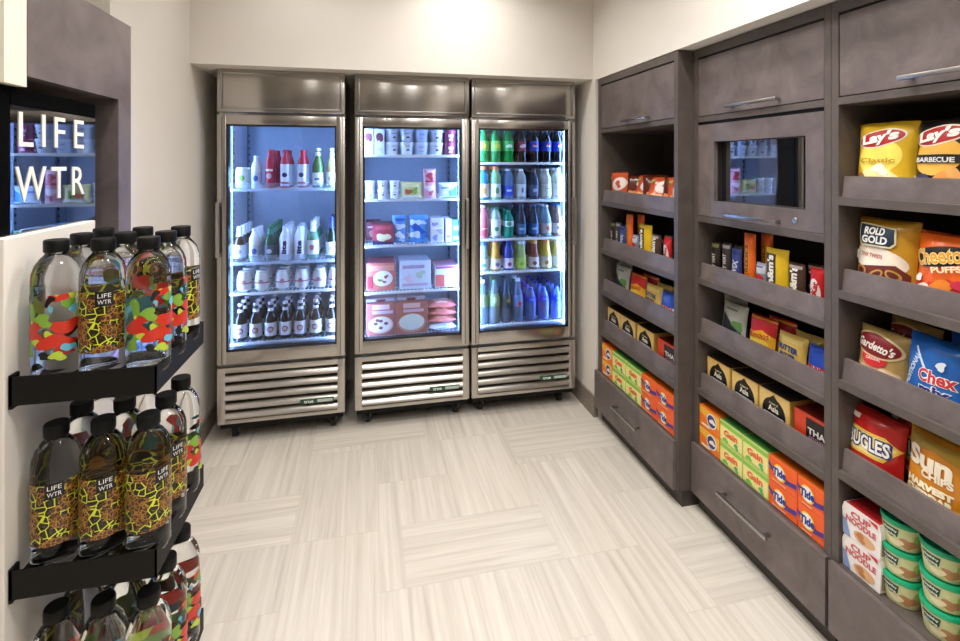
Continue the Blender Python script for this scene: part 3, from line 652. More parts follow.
inst(carton('frozen_treat_carton', 'carton', .038, .15, .14, '#e2d6dc', [('r', 0, .09, .02, .05, '#c9a8b4'), ('b', 0, .035, .01, 3, '#8a86a8')]), (.462, FY, F2S[2]), 0, 'narrow pale pink frozen carton on middle shelf')
inst(carton('frozen_treat_carton', 'carton', .05, .15, .13, '#3d8a6a', [('r', 0, .08, .035, .03, '#9cc8a8'), ('r', 0, .02, .035, .02, '#dfe6f0')]), (.512, FY+.03, F2S[2]), 0, 'green frozen carton at far right of middle shelf')
inst(carton('pizza_box', 'box', .165, .2, .16, '#c96a58', [('r', 0, .13, .15, .03, '#d98c7a'), ('e', .012, .07, .056, .045, '#e6ddd0'), ('b', .03, .08, .012, 2, '#a33a30'), ('b', -.005, .06, .012, 7, '#7c8a4a'), ('b', .02, .05, .01, 7, '#a8403a'), ('r', -.06, .05, .03, .07, '#a8303c')], '#a8525c'), (.062, FY, F2S[3]), 0, 'red frozen pizza box standing on fourth freezer shelf')
inst(carton('frozen_meal_box', 'box', .182, .2, .165, '#dfe6f0', [('r', -.01, .13, .13, .02, '#b9a4c8'), ('b', .03, .085, .026, 2, '#bcd0b8'), ('b', -.04, .06, .026, 5, '#e9d3dc'), ('r', 0, .025, .15, .016, '#cfb4cc')], '#d6dcec'), (.262, FY, F2S[3]), 0, 'large pale blue and white box on fourth freezer shelf')
inst(carton('frozen_meal_box', 'box', .14, .2, .128, '#e2d2d6', [('r', -.04, .04, .055, .07, '#cf5c54'), ('r', -.035, .095, .05, .03, '#dfe8dc'), ('r', .042, .07, .04, .10, '#b9c4e0'), ('r', 0, .118, .13, .014, '#a34a72')], '#b47a8c'), (.450, FY, F2S[3]), 0, 'white and red frozen box at right of fourth shelf')
pz = [('r', 0, .165, .10, .028, '#e0b4ae'), ('r', .01, .135, .12, .018, '#cfa9b8'), ('e', .0, .062, .072, .05, '#d9b0a4'), ('e', .0, .066, .064, .044, '#e6d3cc')]
pzA = carton('pizza_box', 'box', .162, .045, .186, '#a8584c', pz+[('e', a, b, .012, .009, '#7d4450') for a, b in ((-.03, .07), (0, .045), (.03, .07), (0, .085), (-.02, .09))])
pzB = carton('pizza_box', 'box', .186, .045, .186, '#a85a4a', pz[:2]+[('e', 0, .062, .082, .056, '#c98a72'), ('e', 0, .068, .074, .048, '#dde0d2')])
inst(pzA, (.062, FY, F2S[4]), 0, 'brown pizza box with five toppings, bottom left of freezer')
inst(pzB, (.242, FY, F2S[4]), 0, 'brown pizza box with plain pale pizza, bottom middle of freezer')
for q, (x, wd) in enumerate(((.062, 'left'), (.242, 'middle'))):
    c2 = carton('pizza_box', 'box', .17, .17, .04, '#b9a4ac', [('r', 0, .02, .05, .03, '#7d2f40'), ('r', -.055, .02, .045, .028, '#cfd6e4'), ('r', .055, .02, .045, .028, '#c9cfe0')])
    inst(c2, (x, FY+.055, F2S[4]+.0), 0, f'flat pizza box lowest of the stack, {wd} of the freezer bottom', 'flat pizza boxes at the freezer bottom')
    for kk in range(1, 5): inst(c2, (x, FY+.055, F2S[4]+kk*.0405), 0, f'flat pizza box, {ORD[kk]} up in the stack, {wd} of the freezer bottom', 'flat pizza boxes at the freezer bottom')
def lay_pouch(cl, ac, sd):
    S = bag_S(.175, .12, .042, sd, .8); g = G()
    T = lambda p: Vector((p.x, p.z, -p.y+.02))
    g.grid(lambda i, j: T(S((i-.5)*.175, j*.12, 0)), 22, 18, C(cl, .3)); g.grid(lambda i, j: T(S((.5-i)*.175, j*.12, 0, 1)), 22, 18, C(cl, .3))
    g.decals(lambda u, v, o: T(S(u, v, o*1.5)), [('b', 0, .03, .03, sd, ac), ('r', 0, .075, .1, .02, ac)], .012)
    return proto(g.build('frozen_pouch', None, 60, link=False), 'pouch')
pk = lay_pouch('#c9685c', '#e4b4a8', 3); pw = lay_pouch('#d8dde2', '#8fa4b8', 5)
for k in range(4): inst(pw if k == 0 else pk, (.425, FY+.005, F2S[4]+k*.043), [0, .05, -.06, .03][k], ['white frozen pouch lying under the red pouches', 'red frozen pouch lying on the white pouch', 'red frozen pouch, third up in freezer stack', 'red frozen pouch, topmost in freezer bottom stack'][k], 'frozen pouches in the freezer bottom stack')

# ------------------------------------------------------------------ snack cabinets
def pull(parent, y0, y1, z, x, name='handle'):
    """horizontal bar pull on a face at x, local"""
    g = G().box(x-.034, x-.024, y0, y1, z-.006, z+.006, CHROME, .002)
    g.box(x-.03, x, y0+.012, y0+.022, z-.005, z+.005, CHROME, .001).box(x-.03, x, y1-.022, y1-.012, z-.005, z+.005, CHROME, .001)
    return g.build(name, parent)
def unit(label, X, Y0, Y1, s0, s1, shelves, depth, doorz, drawers, hy, monitor=False, dov=(.01, .01)):
    """X front plane, Y0..Y1 extent, s0/s1 side thickness; world coordinates relative to the base corner"""
    t = empty('snack_cabinet', (X, Y0, 0), 0, label, 'cabinet', 'snack cabinets along the right wall')
    Wd = Y1-Y0; g = G()
    g.box(0, depth, 0, s0, .07, 1.982, LAMD, .001, 1).box(0, depth, Wd-s1, Wd, .07, 1.982, LAMD, .001, 1)
    g.box(0, depth, s0, Wd-s1, 1.945, 1.982, LAMD).box(depth-.02, depth, s0, Wd-s1, .07, 1.945, C('#2b2523', .6))  # back coloured darker than the laminate, standing in for shade behind the goods
    g.box(0, depth, s0, Wd-s1, 1.668, 1.690, LAMD).box(.0, depth-.02, s0, Wd-s1, .268, .288, LAMD)
    g.box(.012, .03, s0, Wd-s1, .07, .268, LAMD)
    g.box(.006, .012, 0, .001, .07, .08, LAMD)
    g.build('carcass', t, 0)
    G().box(.022, depth, .004, Wd-.004, 0, .07, C('#3a332f', .5)).build('plinth', t, 0)
    d = G().box(-.001+.003, .022, s0+.002, Wd-s1-.002, 1.693, 1.937, LAM, .001, 1).build('upper_door', t)
    pull(d, hy[0]-Y0, hy[1]-Y0, 1.714, .002)
    G().box(.006, .03, s0, Wd-s1, 1.937, 1.945, BLACK).build('door_gap', t, 0)
    if monitor:
        a0, a1, b0, b1 = 1.333-Y0, 1.771-Y0, 1.338, 1.582
        g = G()
        z0, z1 = 1.272, 1.655
        g.box(.002, .022, s0+.002, a0, z0, z1, LAM).box(.002, .022, a1, Wd-s1-.002, z0, z1, LAM).box(.002, .022, a0, a1, z0, b0, LAM).box(.002, .022, a0, a1, b1, z1, LAM)
        for q in ((a0-.004, a0, b0-.004, b1+.004), (a1, a1+.004, b0-.004, b1+.004), (a0, a1, b0-.004, b0), (a0, a1, b1, b1+.004)): g.box(.02, .049, q[0], q[1], q[2], q[3], C('#1c1a1a', .5))
        d = g.build('monitor_door', t, 0)
        G().box(.042, .047, a0, a1, b0, b1, MIRR).build('dark_glass_screen', d, 0)
        pull(d, hy[0]-Y0, hy[1]-Y0, 1.292, .002)
        G().lathe([(0, 0), (.009, 0), (.010, -.004), (.008, -.007), (0, -.007)], CHROME, 16, (0, 0, 0)).build('door_lock', d)
        lk = [o for o in kids(d) if o.name.startswith('door_lock')][0]; lk.rotation_euler = (0, R(90), 0); lk.location = (.003, 1.371-Y0, 1.303)
        G().box(.006, .03, s0, Wd-s1, 1.656, 1.668, BLACK).build('door_gap', t, 0)
    dy0, dy1 = -dov[0], Wd+dov[1]
    for (a, b) in drawers:
        d = G().box(-.016, .010, a-Y0, b-Y0, .072, .286, LAM, .0015, 1).build('drawer_front', t)
        c_ = (a+b)/2-Y0 if len(drawers) == 1 else (a+b)/2-Y0
        pull(d, c_-.125, c_+.125, .198, -.016)
    for z in shelves:
        s_ = G().box(0, depth-.02, s0, Wd-s1, z-.026, z, LAMD, .001, 1).build('shelf', t)
        lip = G().prism([(.004, z), (.016, z), (.024, z+.064), (.013, z+.064)], s0+.004, Wd-s1-.004, LAM, axis='y') if False else G()
        k = lip.mi(LAM)
        pr = [(.012, z), (.024, z), (.030, z+.062), (.019, z+.062)]
        A = [lip.bm.verts.new((a, s0+.012, b)) for a, b in pr]; B = [lip.bm.verts.new((a, Wd-s1-.001, b)) for a, b in pr]
        for f in ([A[::-1], B]+[[A[i], A[(i+1) % 4], B[(i+1) % 4], B[i]] for i in range(4)]): lip.bm.faces.new(f)
        bmesh.ops.recalc_face_normals(lip.bm, faces=lip.bm.faces[:])
        lip.build('front_lip', s_, 0)
    return t
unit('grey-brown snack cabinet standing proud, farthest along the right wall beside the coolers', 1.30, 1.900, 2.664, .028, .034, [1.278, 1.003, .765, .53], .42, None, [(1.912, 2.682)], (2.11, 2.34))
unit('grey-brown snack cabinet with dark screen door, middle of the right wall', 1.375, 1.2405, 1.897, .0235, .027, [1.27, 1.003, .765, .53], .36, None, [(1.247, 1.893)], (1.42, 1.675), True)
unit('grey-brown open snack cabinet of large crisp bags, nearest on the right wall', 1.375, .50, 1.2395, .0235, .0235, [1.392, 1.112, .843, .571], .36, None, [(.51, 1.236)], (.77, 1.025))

RZ = -PI/2
def put(p, X, yc, z, label, group=None, rz=0, tilt=0): return inst(p, (X, yc, z+.0008), RZ+rz, label, group, tilt)
# --- candy row builder (used on both cabinets, sc scales widths)
def wrapper(w, h, T, base, art, sd, colf=None): return bag('candy_wrapper', 'candy', w, h, T, base, art, sd, colf, None, .35)
def candyset(X, ys, z, where, s=1.0):
    a = wrapper(.054*s, .155, .03, '#2c211d', [('t', 'MILKY WAY', 0, .06, .022, '#d9d3c4', {'rot': 90, 'b': .03, 'w': .095}), ('r', 0, .14, .045, .016, '#6a6a3c')], 1)
    b = wrapper(.050*s, .16, .03, '#3a3334', [('t', 'MILKY WAY', 0, .065, .022, '#d6d0d0', {'rot': 90, 'b': .03, 'w': .1}), ('r', 0, .145, .045, .014, '#8d8c92')], 2)
    c = wrapper(.054*s, .145, .03, '#3a4a8c', [('t', 'TWIX', 0, .06, .026, '#cfd6ea', {'rot': 80, 'b': .04, 'w': .085}), ('r', 0, .13, .045, .012, '#26306a')], 3)
    d = wrapper(.060*s, .215, .032, '#f06a1e', [('t', "REESE'S", 0, .12, .024, '#f3c62a', {'rot': 90, 'b': .05, 'w': .11}), ('t', "REESE'S", -.001, .12, .022, '#4a2412', {'rot': 90, 'b': .02, 'w': .106})], 4)
    e = wrapper(.052*s, .115, .03, '#8a8fae', [('r', 0, .09, .045, .03, '#c9cede'), ('e', 0, .05, .02, .022, '#c92f36'), ('r', 0, .10, .03, .006, '#5c5f7c')], 5)
    m1 = bag('candy_pouch', 'candy', .100*s, .18, .035, '#e8bf1f', [('r', -.016*s, .085, .050*s, .15, '#4a3a22'), ('t', "m&m's", -.016*s, .095, .034, '#f4f1e8', {'rot': 90, 'b': .05, 'w': .12}), ('b', .03*s, .03, .016, 4, '#d9a83a')], 6, None, '#e8c83a', .4)
    m2 = bag('candy_pouch', 'candy', .070*s, .142, .035, '#4a3226', [('t', "m&m's", 0, .08, .034, '#f1ece4', {'rot': 90, 'b': .05, 'w': .105}), ('e', -.014, .03, .014, .012, '#c42b24'), ('r', 0, .13, .06, .01, '#a89a94')], 7, None, None, .4)
    k = wrapper(.060*s, .142, .032, '#c81f22', [('e', 0, .06, .024*s, .048, '#f1e6e0'), ('t', 'KitKat', 0, .06, .024, '#c81f22', {'rot': 78, 'b': .04, 'w': .078})], 8)
    desc = ['dark brown candy bar wrapper with cream lettering', 'black and silver candy bar wrapper', 'blue and silver candy bar wrapper', 'tall orange peanut butter cup pack', 'small silver and red candy wrapper', 'yellow and brown chocolate candy pouch', 'dark brown chocolate candy pouch', 'red wafer bar wrapper with white oval']
    for i, (p, y) in enumerate(zip((a, b, c, d, e, m1, m2, k), ys)):
        put(p, X+.02, y, z, f'{desc[i]}, front row, {where} cabinet', f'candy on the second shelf of the {where} cabinet', rz=[0, 0, .05, 0, 0, .05, -.05, -.1][i])
    # rows behind
    for i, (p, y, hh) in enumerate(((d, ys[3]-.03, 0), (a, ys[1]-.01, 0), (m2, ys[6]-.03, 0), (k, ys[7]-.03, 0), (e, ys[5]-.045, 0))):
        dd = [desc[3], desc[0], desc[6], desc[7], desc[4]][i]
        put(p, X+.07, y, z, f'{dd}, behind the front row, {where} cabinet', f'candy on the second shelf of the {where} cabinet')
candyset(1.425, [1.840, 1.775, 1.719, 1.649, 1.588, 1.517, 1.431, 1.350], 1.003, 'middle')
candyset(1.345, [2.596, 2.537, 2.485, 2.420, 2.355, 2.262, 2.165, 2.070], 1.003, 'farthest', 1.12)
put(wrapper(.05, .138, .03, '#b3222c', [('r', 0, .07, .02, .10, '#8a86c4'), ('r', 0, .12, .04, .012, '#f0c4a4')], 9), 1.44, 1.292, 1.003, 'red and violet candy wrapper at shelf end, middle cabinet')
# --- small snack bags, third shelf
def snackset(X, ys, z, where, s=1.0):
    gb = bag('snack_pouch', 'pouch', .15*s, .160, .04, '#a9aba4', [('p', [(-.06*s, .0), (.06*s, .0), (.06*s, .05), (.03*s, .06), (.0, .075), (-.03*s, .06), (-.05*s, .11), (-.06*s, .1)], '#2b2d38'), ('p', [(.0, .075), (.05*s, .05), (.065*s, .06), (.06*s, .09), (.02*s, .09)], '#5c8a4a'), ('b', .03*s, .035, .02, 2, '#4a4f78'), ('r', 0, .132, .07*s, .008, '#5d6a70')], 21, None, '#8a8c88', .5)
    rd = bag('crisp_bag', 'bag', .140*s, .145, .045, '#e8a92a', [('p', [(-.07*s, .135), (.07*s, .135), (.07*s, .082), (.02*s, .10), (-.03*s, .085), (-.07*s, .09)], '#c81d20'), ('b', 0, .045, .036, 4, '#f0c84a'), ('b', .03*s, .03, .016, 8, '#a8441c'), ('t', 'Munchos', 0, .078, .026, '#f4d23c', {'b': .05, 'w': .115*s, 'rot': 6}), ('t', 'Munchos', 0, .078, .023, '#b8161c', {'b': .02, 'w': .108*s, 'rot': 6})], 22, None, '#c81d20', .8)
    tn = bag('cookie_pouch', 'pouch', .135*s, .125, .04, '#d8b55a', [('r', 0, .105, .11*s, .016, '#e6cd7a'), ('t', 'NUTTER', -.005, .075, .02, '#27457d', {'b': .05, 'w': .10*s, 'rot': -4}), ('t', 'BUTTER', 0, .052, .012, '#27457d', {'b': .05, 'w': .07*s, 'rot': -4}), ('b', 0, .025, .026, 5, '#b9823c'), ('b', .03, .03, .014, 6, '#8c5a2a')], 23, None, None, .6)
    bl_ = bag('candy_pouch', 'pouch', .105*s, .12, .035, '#2a4fb8', [('p', [(-.05*s, .0), (.05*s, .0), (.05*s, .055), (-.05*s, .055)], '#e8e4e6'), ('t', 'CRUNCH', 0, .045, .024, '#c8262e', {'b': .05, 'w': .088*s}), ('r', 0, .012, .09*s, .012, '#3f8ac4')], 24, None, None, .4)
    D = [(gb, 'grey dried fruit pouch with dark berries', 0, 0), (rd, 'red and yellow crisp bag', 0, 0), (tn, 'yellow peanut cookie pouch with blue lettering', 0, 0), (bl_, 'blue and white crunchy chocolate pouch', 0, 0)]
    for (p, dd, rz, tl), y in zip(D, ys):
        put(p, X+.025, y, z, f'{dd}, front of third shelf, {where} cabinet', f'snack bags on the third shelf of the {where} cabinet', tilt=R(-7))
    put(gb, X+.078, ys[0]+.045, z+.012, f'grey dried fruit pouch behind its twin, {where} cabinet', f'snack bags on the third shelf of the {where} cabinet')
    put(rd, X+.085, ys[1]-.04, z, f'red crisp bag behind the front one, {where} cabinet', f'snack bags on the third shelf of the {where} cabinet')
    put(tn, X+.078, ys[2]-.03, z+.008, f'yellow cookie pouch behind its twin, {where} cabinet', f'snack bags on the third shelf of the {where} cabinet')
snackset(1.418, [1.742, 1.592, 1.458, 1.345], .765, 'middle', .93)
snackset(1.342, [2.520, 2.352, 2.205, 2.080], .765, 'farthest', 1.08)
# --- noodle boxes
def noodle(s): return carton('noodle_box', 'box', .138*s, .10, .135, '#dcae58', [('r', 0, .0675, .13*s, .128, '#e8c478'), ('e', .0, .062, .052*s, .054, '#15130f'), ('p', [(-.022*s, .108), (0, .128), (.022*s, .108)], '#15130f'), ('t', 'A taste of', 0, .096, .008, '#e8d9a8', {'w': .04*s}), ('t', 'Asia', 0, .078, .022, '#f2ead8', {'b': .03, 'w': .046*s}), ('r', 0, .052, .088*s, .012, '#d9dde4'), ('r', 0, .036, .06*s, .006, '#8a94a4'), ('r', 0, .008, .11*s, .010, '#c97a3c')], '#3a332c', '#caa04a')
def thai(s): return carton('noodle_box', 'box', .135*s, .10, .13, '#d8431f', [('r', .022*s, .062, .085*s, .112, '#1d1416'), ('t', 'THAI', .022*s, .078, .022, '#e9e2dc', {'b': .03, 'w': .07*s}), ('t', 'KITCHEN', .022*s, .058, .009, '#d9a0b4', {'w': .06*s}), ('r', .022*s, .04, .07*s, .012, '#a8336a'), ('r', 0, .008, .12*s, .012, '#d9c9a4')], '#7c2418')
def noodleset(X, ys, where, s):
    n_ = noodle(s); th = thai(s)
    for i, y in enumerate(ys[:3]):
        put(n_, X, y, .53, f'gold noodle box with black oval, {ORD[i]} from left, front, {where} cabinet', f'noodle boxes in the {where} cabinet')
        put(n_, X+.105, y, .53, f'gold noodle box with black oval, {ORD[i]} from left, behind, {where} cabinet', f'noodle boxes in the {where} cabinet')
    put(th, X, ys[3], .53, f'red noodle box with black panel at shelf end, {where} cabinet', f'noodle boxes in the {where} cabinet')
noodleset(1.418, [1.795, 1.648, 1.505, 1.350], 'middle', 1.0)
noodleset(1.345, [2.560, 2.405, 2.235, 2.050], 'farthest', 1.12)
# --- detergent boxes
def det(kind, w):
    h = .086
    if kind == 'ah': art = [('p', [(-w/2+.002, .08), (w/2-.002, .08), (w/2-.002, .03), (-w/2+.002, .055)], '#f0b43c'), ('e', .015, .045, .03, .03, '#f1ece4'), ('e', .015, .045, .025, .025, '#3a3f7c'), ('b', .02, .045, .014, 3, '#f1e9dc'), ('r', -.02, .012, .05, .01, '#f6e6c4')]; b = '#ee7a1f'
    elif kind == 'g': art = [('r', 0, .072, w-.004, .014, '#8cc650'), ('r', 0, .036, w-.004, .056, '#efe592'), ('t', 'Gain', 0, .044, .026, '#e8683a', {'b': .05, 'w': .075, 'rot': 4}), ('b', -.03, .015, .012, 3, '#6fc44c'), ('b', .03, .018, .012, 5, '#58b06a')]; b = '#c4d470'
    else: art = [('r', 0, .030, w-.002, .018, '#2a2f7c'), ('p', [(-w/2, .022), (w/2, .022), (w/2, .03), (-w/2, .038)], '#e8541c'), ('p', [(-w/2, .05), (-w/2, .064), (-.02, .034), (-.02, .020)], '#3a2f8c'), ('p', [(w/2, .046), (w/2, .030), (.01, .022), (.01, .036)], '#3a2f8c'), ('e', -.01, .045, .027, .028, '#f6c62a'), ('e', -.01, .045, .022, .023, '#f4f2ee'), ('t', 'Tide', -.01, .045, .028, '#1f2f8c', {'b': .05, 'w': .056, 'rot': 6, 'sh': .15}), ('r', -.012, .01, w-.06, .006, '#f2a488')]; b = '#f0601e'
    return carton('detergent_box', 'box', w, .09, h, b, art, '#4f8f44' if kind == 'g' else '#e06a1c')
def detset(X, items, where):
    for kind, w, y, nm in items:
        p = det(kind, w)
        for k, wd in enumerate(('lower', 'upper')):
            put(p, X, y, .2885+k*.0868, f'{nm}, {wd} of two, {where} cabinet', f'detergent boxes in the {where} cabinet')
detset(1.383, [('ah', .125, 1.806, 'yellow-orange laundry box at left end'), ('g', .122, 1.679, 'green and yellow laundry box next to yellow-orange one'), ('g', .122, 1.554, 'green and yellow laundry box next to orange one'), ('t', .118, 1.431, 'orange laundry box with round emblem beside green one'), ('t', .0, 0, '')][:4]+[('t', .098, 1.32, 'orange laundry box with round emblem at right end')], 'middle')
detset(1.306, [('ah', .125, 2.565, 'yellow-orange laundry box at left end'), ('g', .142, 2.43, 'green and yellow laundry box next to yellow-orange one'), ('g', .150, 2.282, 'green and yellow laundry box next to orange one'), ('t', .132, 2.139, 'orange laundry box with round emblem beside green one'), ('t', .132, 2.005, 'orange laundry box with round emblem at right end')], 'farthest')
# --- top shelf of farthest cabinet: pouches in a file
pp = bag('pastry_pouch', 'pouch', .16, .165, .05, '#c8542a', [('e', .02, .10, .062, .036, '#e9dcd6', 14), ('e', .02, .10, .054, .029, '#f1e8e2', 14), ('b', .02, .10, .022, 5, '#c8504a'), ('b', -.03, .04, .03, 4, '#e8a468'), ('b', .03, .035, .026, 6, '#8c3418'), ('b', -.06, .13, .012, 8, '#a8b04a')], 31, None, '#7c2c18', .9)
put(pp, 1.372, 2.540, 1.278, 'red-brown pastry pouch with white oval, leftmost on top shelf, farthest cabinet', 'pastry pouches on the top shelf', rz=.1)
pd = bag('pastry_pouch', 'pouch', .13, .15, .055, '#5c2418', [('b', -.02, .05, .022, 4, '#e8925a'), ('b', .02, .10, .018, 6, '#d8cfc8'), ('b', .02, .04, .02, 8, '#a83c20')], 32, None, '#3a1812', 1.2)
for k in range(6):
    put(pd if k % 2 == 0 else pp, 1.408+.008*(k % 3), 2.43-k*.078, 1.278, f"{'dark' if k % 2 == 0 else 'bright'} red pastry pouch, {ORD[k+1]} from left in the file, farthest cabinet", 'pastry pouches on the top shelf', rz=[.75, .5, .9, .7, .4, .8][k], tilt=R([-14, -24, -10, -30, -16, -26][k]))
put(pp, 1.375, 1.985, 1.262, 'red-brown pastry pouch partly hidden at right end of top shelf', 'pastry pouches on the top shelf', rz=-.2)

# --- nearest cabinet: large bags
def big(base, art, sd, h=.215, w=.165, **k): return bag('crisp_bag', 'bag', w, h, .075, base, art, sd, **k)
def lays(base, y2, t2, c2, sd, chips):
    art = [('e', .0, .115, .062, .05, y2, 10), ('e', .0, .168, .066, .026, '#f0e3c8', 10), ('e', .0, .168, .062, .022, '#b3161c', 10), ('t', "Lay's", .0, .168, .038, '#f6f2ea', {'b': .05, 'w': .10, 'rot': 10, 'sh': .2})]+chips
    if t2: art.append(('t', t2, 0, .105, .013, c2, {'b': .03, 'w': .10}))
    return big(base, art, sd, seal=base)
ly = lays('#e3b72a', '#f1dc62', 'Classic', '#b08a1c', 41, [('b', 0, .06, .044, 3, '#f3e2a0'), ('b', -.05, .05, .022, 5, '#a8703a'), ('b', .04, .04, .024, 9, '#f6ecc4'), ('b', .01, .08, .02, 12, '#f8efd0')])
lb2 = lays('#1d1a1b', '#e8b04a', 'BARBECUE', '#d9d3cc', 42, [('r', 0, .108, .13, .022, '#1d1a1b'), ('b', -.03, .05, .026, 3, '#3f3a5c'), ('b', .03, .045, .034, 5, '#e0954a'), ('b', -.01, .03, .024, 8, '#d8803c'), ('b', .05, .07, .018, 9, '#e6a860'), ('b', -.05, .045, .018, 10, '#d9c4c0')])
put(ly, 1.442, 1.132, 1.392, 'yellow potato crisp bag with red oval, left on top shelf, nearest cabinet', rz=.06, tilt=R(-5))
put(lb2, 1.445, .982, 1.392, 'black potato crisp bag with red oval beside the yellow bag', rz=-.1, tilt=R(-5))
put(ly, 1.535, 1.055, 1.395, 'yellow potato crisp bag standing behind the front crisp bags', rz=-.1, tilt=R(-5))
rg = big('#c9962a', [('e', -.01, .10, .085, .04, '#f0e2d0', -6), ('p', [(-.075, .0), (.075, .0), (.078, .07), (.05, .092), (0, .085), (-.05, .078), (-.078, .085)], '#6a2a22'), ('t', 'TINY TWISTS', -.02, .112, .011, '#a8424a', {'w': .07, 'rot': -4}),
    ('r', 0, .022, .15, .034, '#c4231f'), ('t', 'Original', 0, .022, .018, '#f3e0d4', {'b': .02, 'w': .07, 'sh': .2}), ('e', -.05, .065, .02, .014, '#b9843c'), ('e', -.05, .065, .014, .009, '#5c2620'), ('e', .0, .06, .022, .012, '#c08a44', 30), ('e', .0, .06, .016, .007, '#5c2620', 30), ('e', .045, .065, .02, .013, '#b9843c', -20), ('e', .045, .065, .014, .008, '#5c2620', -20),
    ('p', [(-.06, .205), (.045, .195), (.05, .15), (.04, .138), (-.05, .138), (-.062, .15)], '#e3d6a8'), ('p', [(-.057, .201), (.041, .191), (.046, .152), (.037, .142), (-.047, .142), (-.058, .153)], '#1f3044'), ('t', 'ROLD', -.01, .182, .022, '#eceae2', {'b': .04, 'w': .06}), ('t', 'GOLD', -.008, .157, .022, '#eceae2', {'b': .04, 'w': .078})], 43, .222, .17, seal='#b8862a')
put(rg, 1.442, 1.131, 1.112, 'gold and maroon pretzel bag with dark blue emblem, nearest cabinet', rz=.05, tilt=R(-5))
ct = big('#e8631a', [('p', [(-.075, .0), (.075, .0), (.075, .07), (.02, .085), (-.03, .065), (-.075, .08)], '#d23a1c'), ('b', -.04, .045, .026, 3, '#f0e4da'), ('b', .01, .055, .028, 5, '#e8862a'), ('b', .04, .035, .024, 7, '#ece0d6'), ('b', -.02, .025, .02, 9, '#c4203a'), ('b', .05, .07, .018, 12, '#c82c4a'), ('b', -.06, .075, .014, 14, '#f4f0ea'), ('e', 0, .138, .078, .026, '#1a1410', 12), ('t', 'Cheetos', 0, .140, .044, '#f2dc9a', {'b': .06, 'w': .135, 'rot': 12}), ('t', 'Cheetos', 0, .140, .040, '#e9a02a', {'b': .01, 'w': .128, 'rot': 12}), ('t', 'PUFFS', .02, .108, .016, '#f3d8b0', {'b': .04, 'w': .07, 'rot': 12})], 44, .198, .165, seal='#c8501a')
put(ct, 1.445, .974, 1.112, 'orange cheese puff bag with curled lettering beside the pretzel bag', rz=-.05, tilt=R(-5))
gd = big('#b9995c', [('p', [(-.07, .02), (.07, .02), (.06, .055), (.02, .065), (-.02, .058), (-.06, .065)], '#d9b48c'), ('b', -.04, .045, .02, 3, '#e0bd98'), ('b', .0, .04, .02, 5, '#c99468'), ('b', .035, .045, .02, 7, '#e6cba8'), ('b', -.055, .05, .012, 8, '#8a4a2c'), ('e', .0, .085, .035, .026, '#c8262c'), ('e', 0, .12, .068, .035, '#d8c08c', -8), ('e', 0, .12, .062, .03, '#7c1420', -8), ('t', "Gardetto's", 0, .118, .026, '#efe6da', {'b': .03, 'w': .105, 'rot': -8, 'sh': .2}), ('t', 'ORIGINAL', 0, .082, .009, '#f3d4cc', {'w': .04})], 45, .165, .14)
put(gd, 1.442, 1.142, .843, 'tan snack mix bag with maroon oval, front, nearest cabinet', rz=.05, tilt=R(-8))
put(gd, 1.53, 1.120, .868, 'tan snack mix bag standing behind its twin', rz=0, tilt=R(-5))
cx_ = big('#1f5fae', [('p', [(-.075, .15), (-.045, .16), (.03, .10), (.075, .09), (.075, .0), (-.075, .0)], '#1d66b8'), ('t', 'TRADITIONAL', -.052, .085, .016, '#cfe0f0', {'b': .04, 'w': .12, 'rot': 68}), ('p', [(-.045, .155), (-.04, .158), (.0, .105), (-.006, .10)], '#dfe8f0'), ('t', 'Chex', .022, .092, .036, '#f1ece8', {'b': .09, 'w': .09}), ('t', 'Chex', .022, .092, .033, '#c4303a', {'b': .03, 'w': .084}), ('t', 'mix', .02, .056, .032, '#f1ece8', {'b': .09, 'w': .078}), ('t', 'mix', .02, .056, .029, '#1f2f72', {'b': .04, 'w': .072}), ('b', -.03, .03, .014, 4, '#b9733c'), ('b', .03, .125, .012, 6, '#dfeaf2')], 46, .185, .16)
put(cx_, 1.440, 1.000, .843, 'blue snack mix bag with red and navy lettering, nearest cabinet', rz=-.04, tilt=R(-8))
put(cx_, 1.53, .955, .853, 'blue snack mix bag standing behind its twin', rz=0, tilt=R(-5))
bgA = [('p', [(-.075, .135), (.04, .135), (.078, .112), (.04, .065), (-.07, .065)], '#e9c04a'), ('p', [(-.07, .128), (.038, .128), (.068, .110), (.036, .072), (-.065, .072)], '#f0d890'), ('t', 'BUGLES', -.008, .102, .048, '#1f2f6c', {'b': .12, 'w': .138}), ('t', 'BUGLES', -.008, .102, .040, '#f4f1ea', {'b': .03, 'w': .126}), ('t', 'ORIGINAL', .0, .045, .014, '#e8a89a', {'b': .02, 'w': .09}), ('r', -.05, .165, .03, .012, '#f0ddd4')]
bg_ = big('#b8211f', bgA, 47, .188, .155, seal='#c42a24')
put(bg_, 1.440, 1.158, .571, 'red corn snack bag with white lettering, front, nearest cabinet', rz=.05, tilt=R(-7))
put(bg_, 1.525, 1.110, .580, 'red corn snack bag partly hidden behind its twin', rz=.0, tilt=R(-5))
sn = big('#d98a1f', [('p', [(-.078, .0), (.078, .0), (.078, .055), (.02, .04), (-.04, .065), (-.078, .05)], '#e8ae3c'), ('b', -.03, .03, .02, 3, '#f0c868'), ('b', .03, .035, .022, 6, '#c9762a'), ('p', [(-.075, .19), (.075, .19), (.075, .155), (.0, .17), (-.075, .15)], '#a8841f'), ('t', 'Sun', -.006, .140, .052, '#f1e6cc', {'b': .05, 'w': .12}), ('t', 'CHIPS', .02, .106, .020, '#f1e6cc', {'b': .05, 'w': .078}), ('t', 'HARVEST', 0, .075, .018, '#f3e9c4', {'b': .07, 'w': .12}), ('t', 'CHEDDAR', 0, .054, .018, '#f3e9c4', {'b': .07, 'w': .12})], 48, .205, .165, seal='#b07a1c')
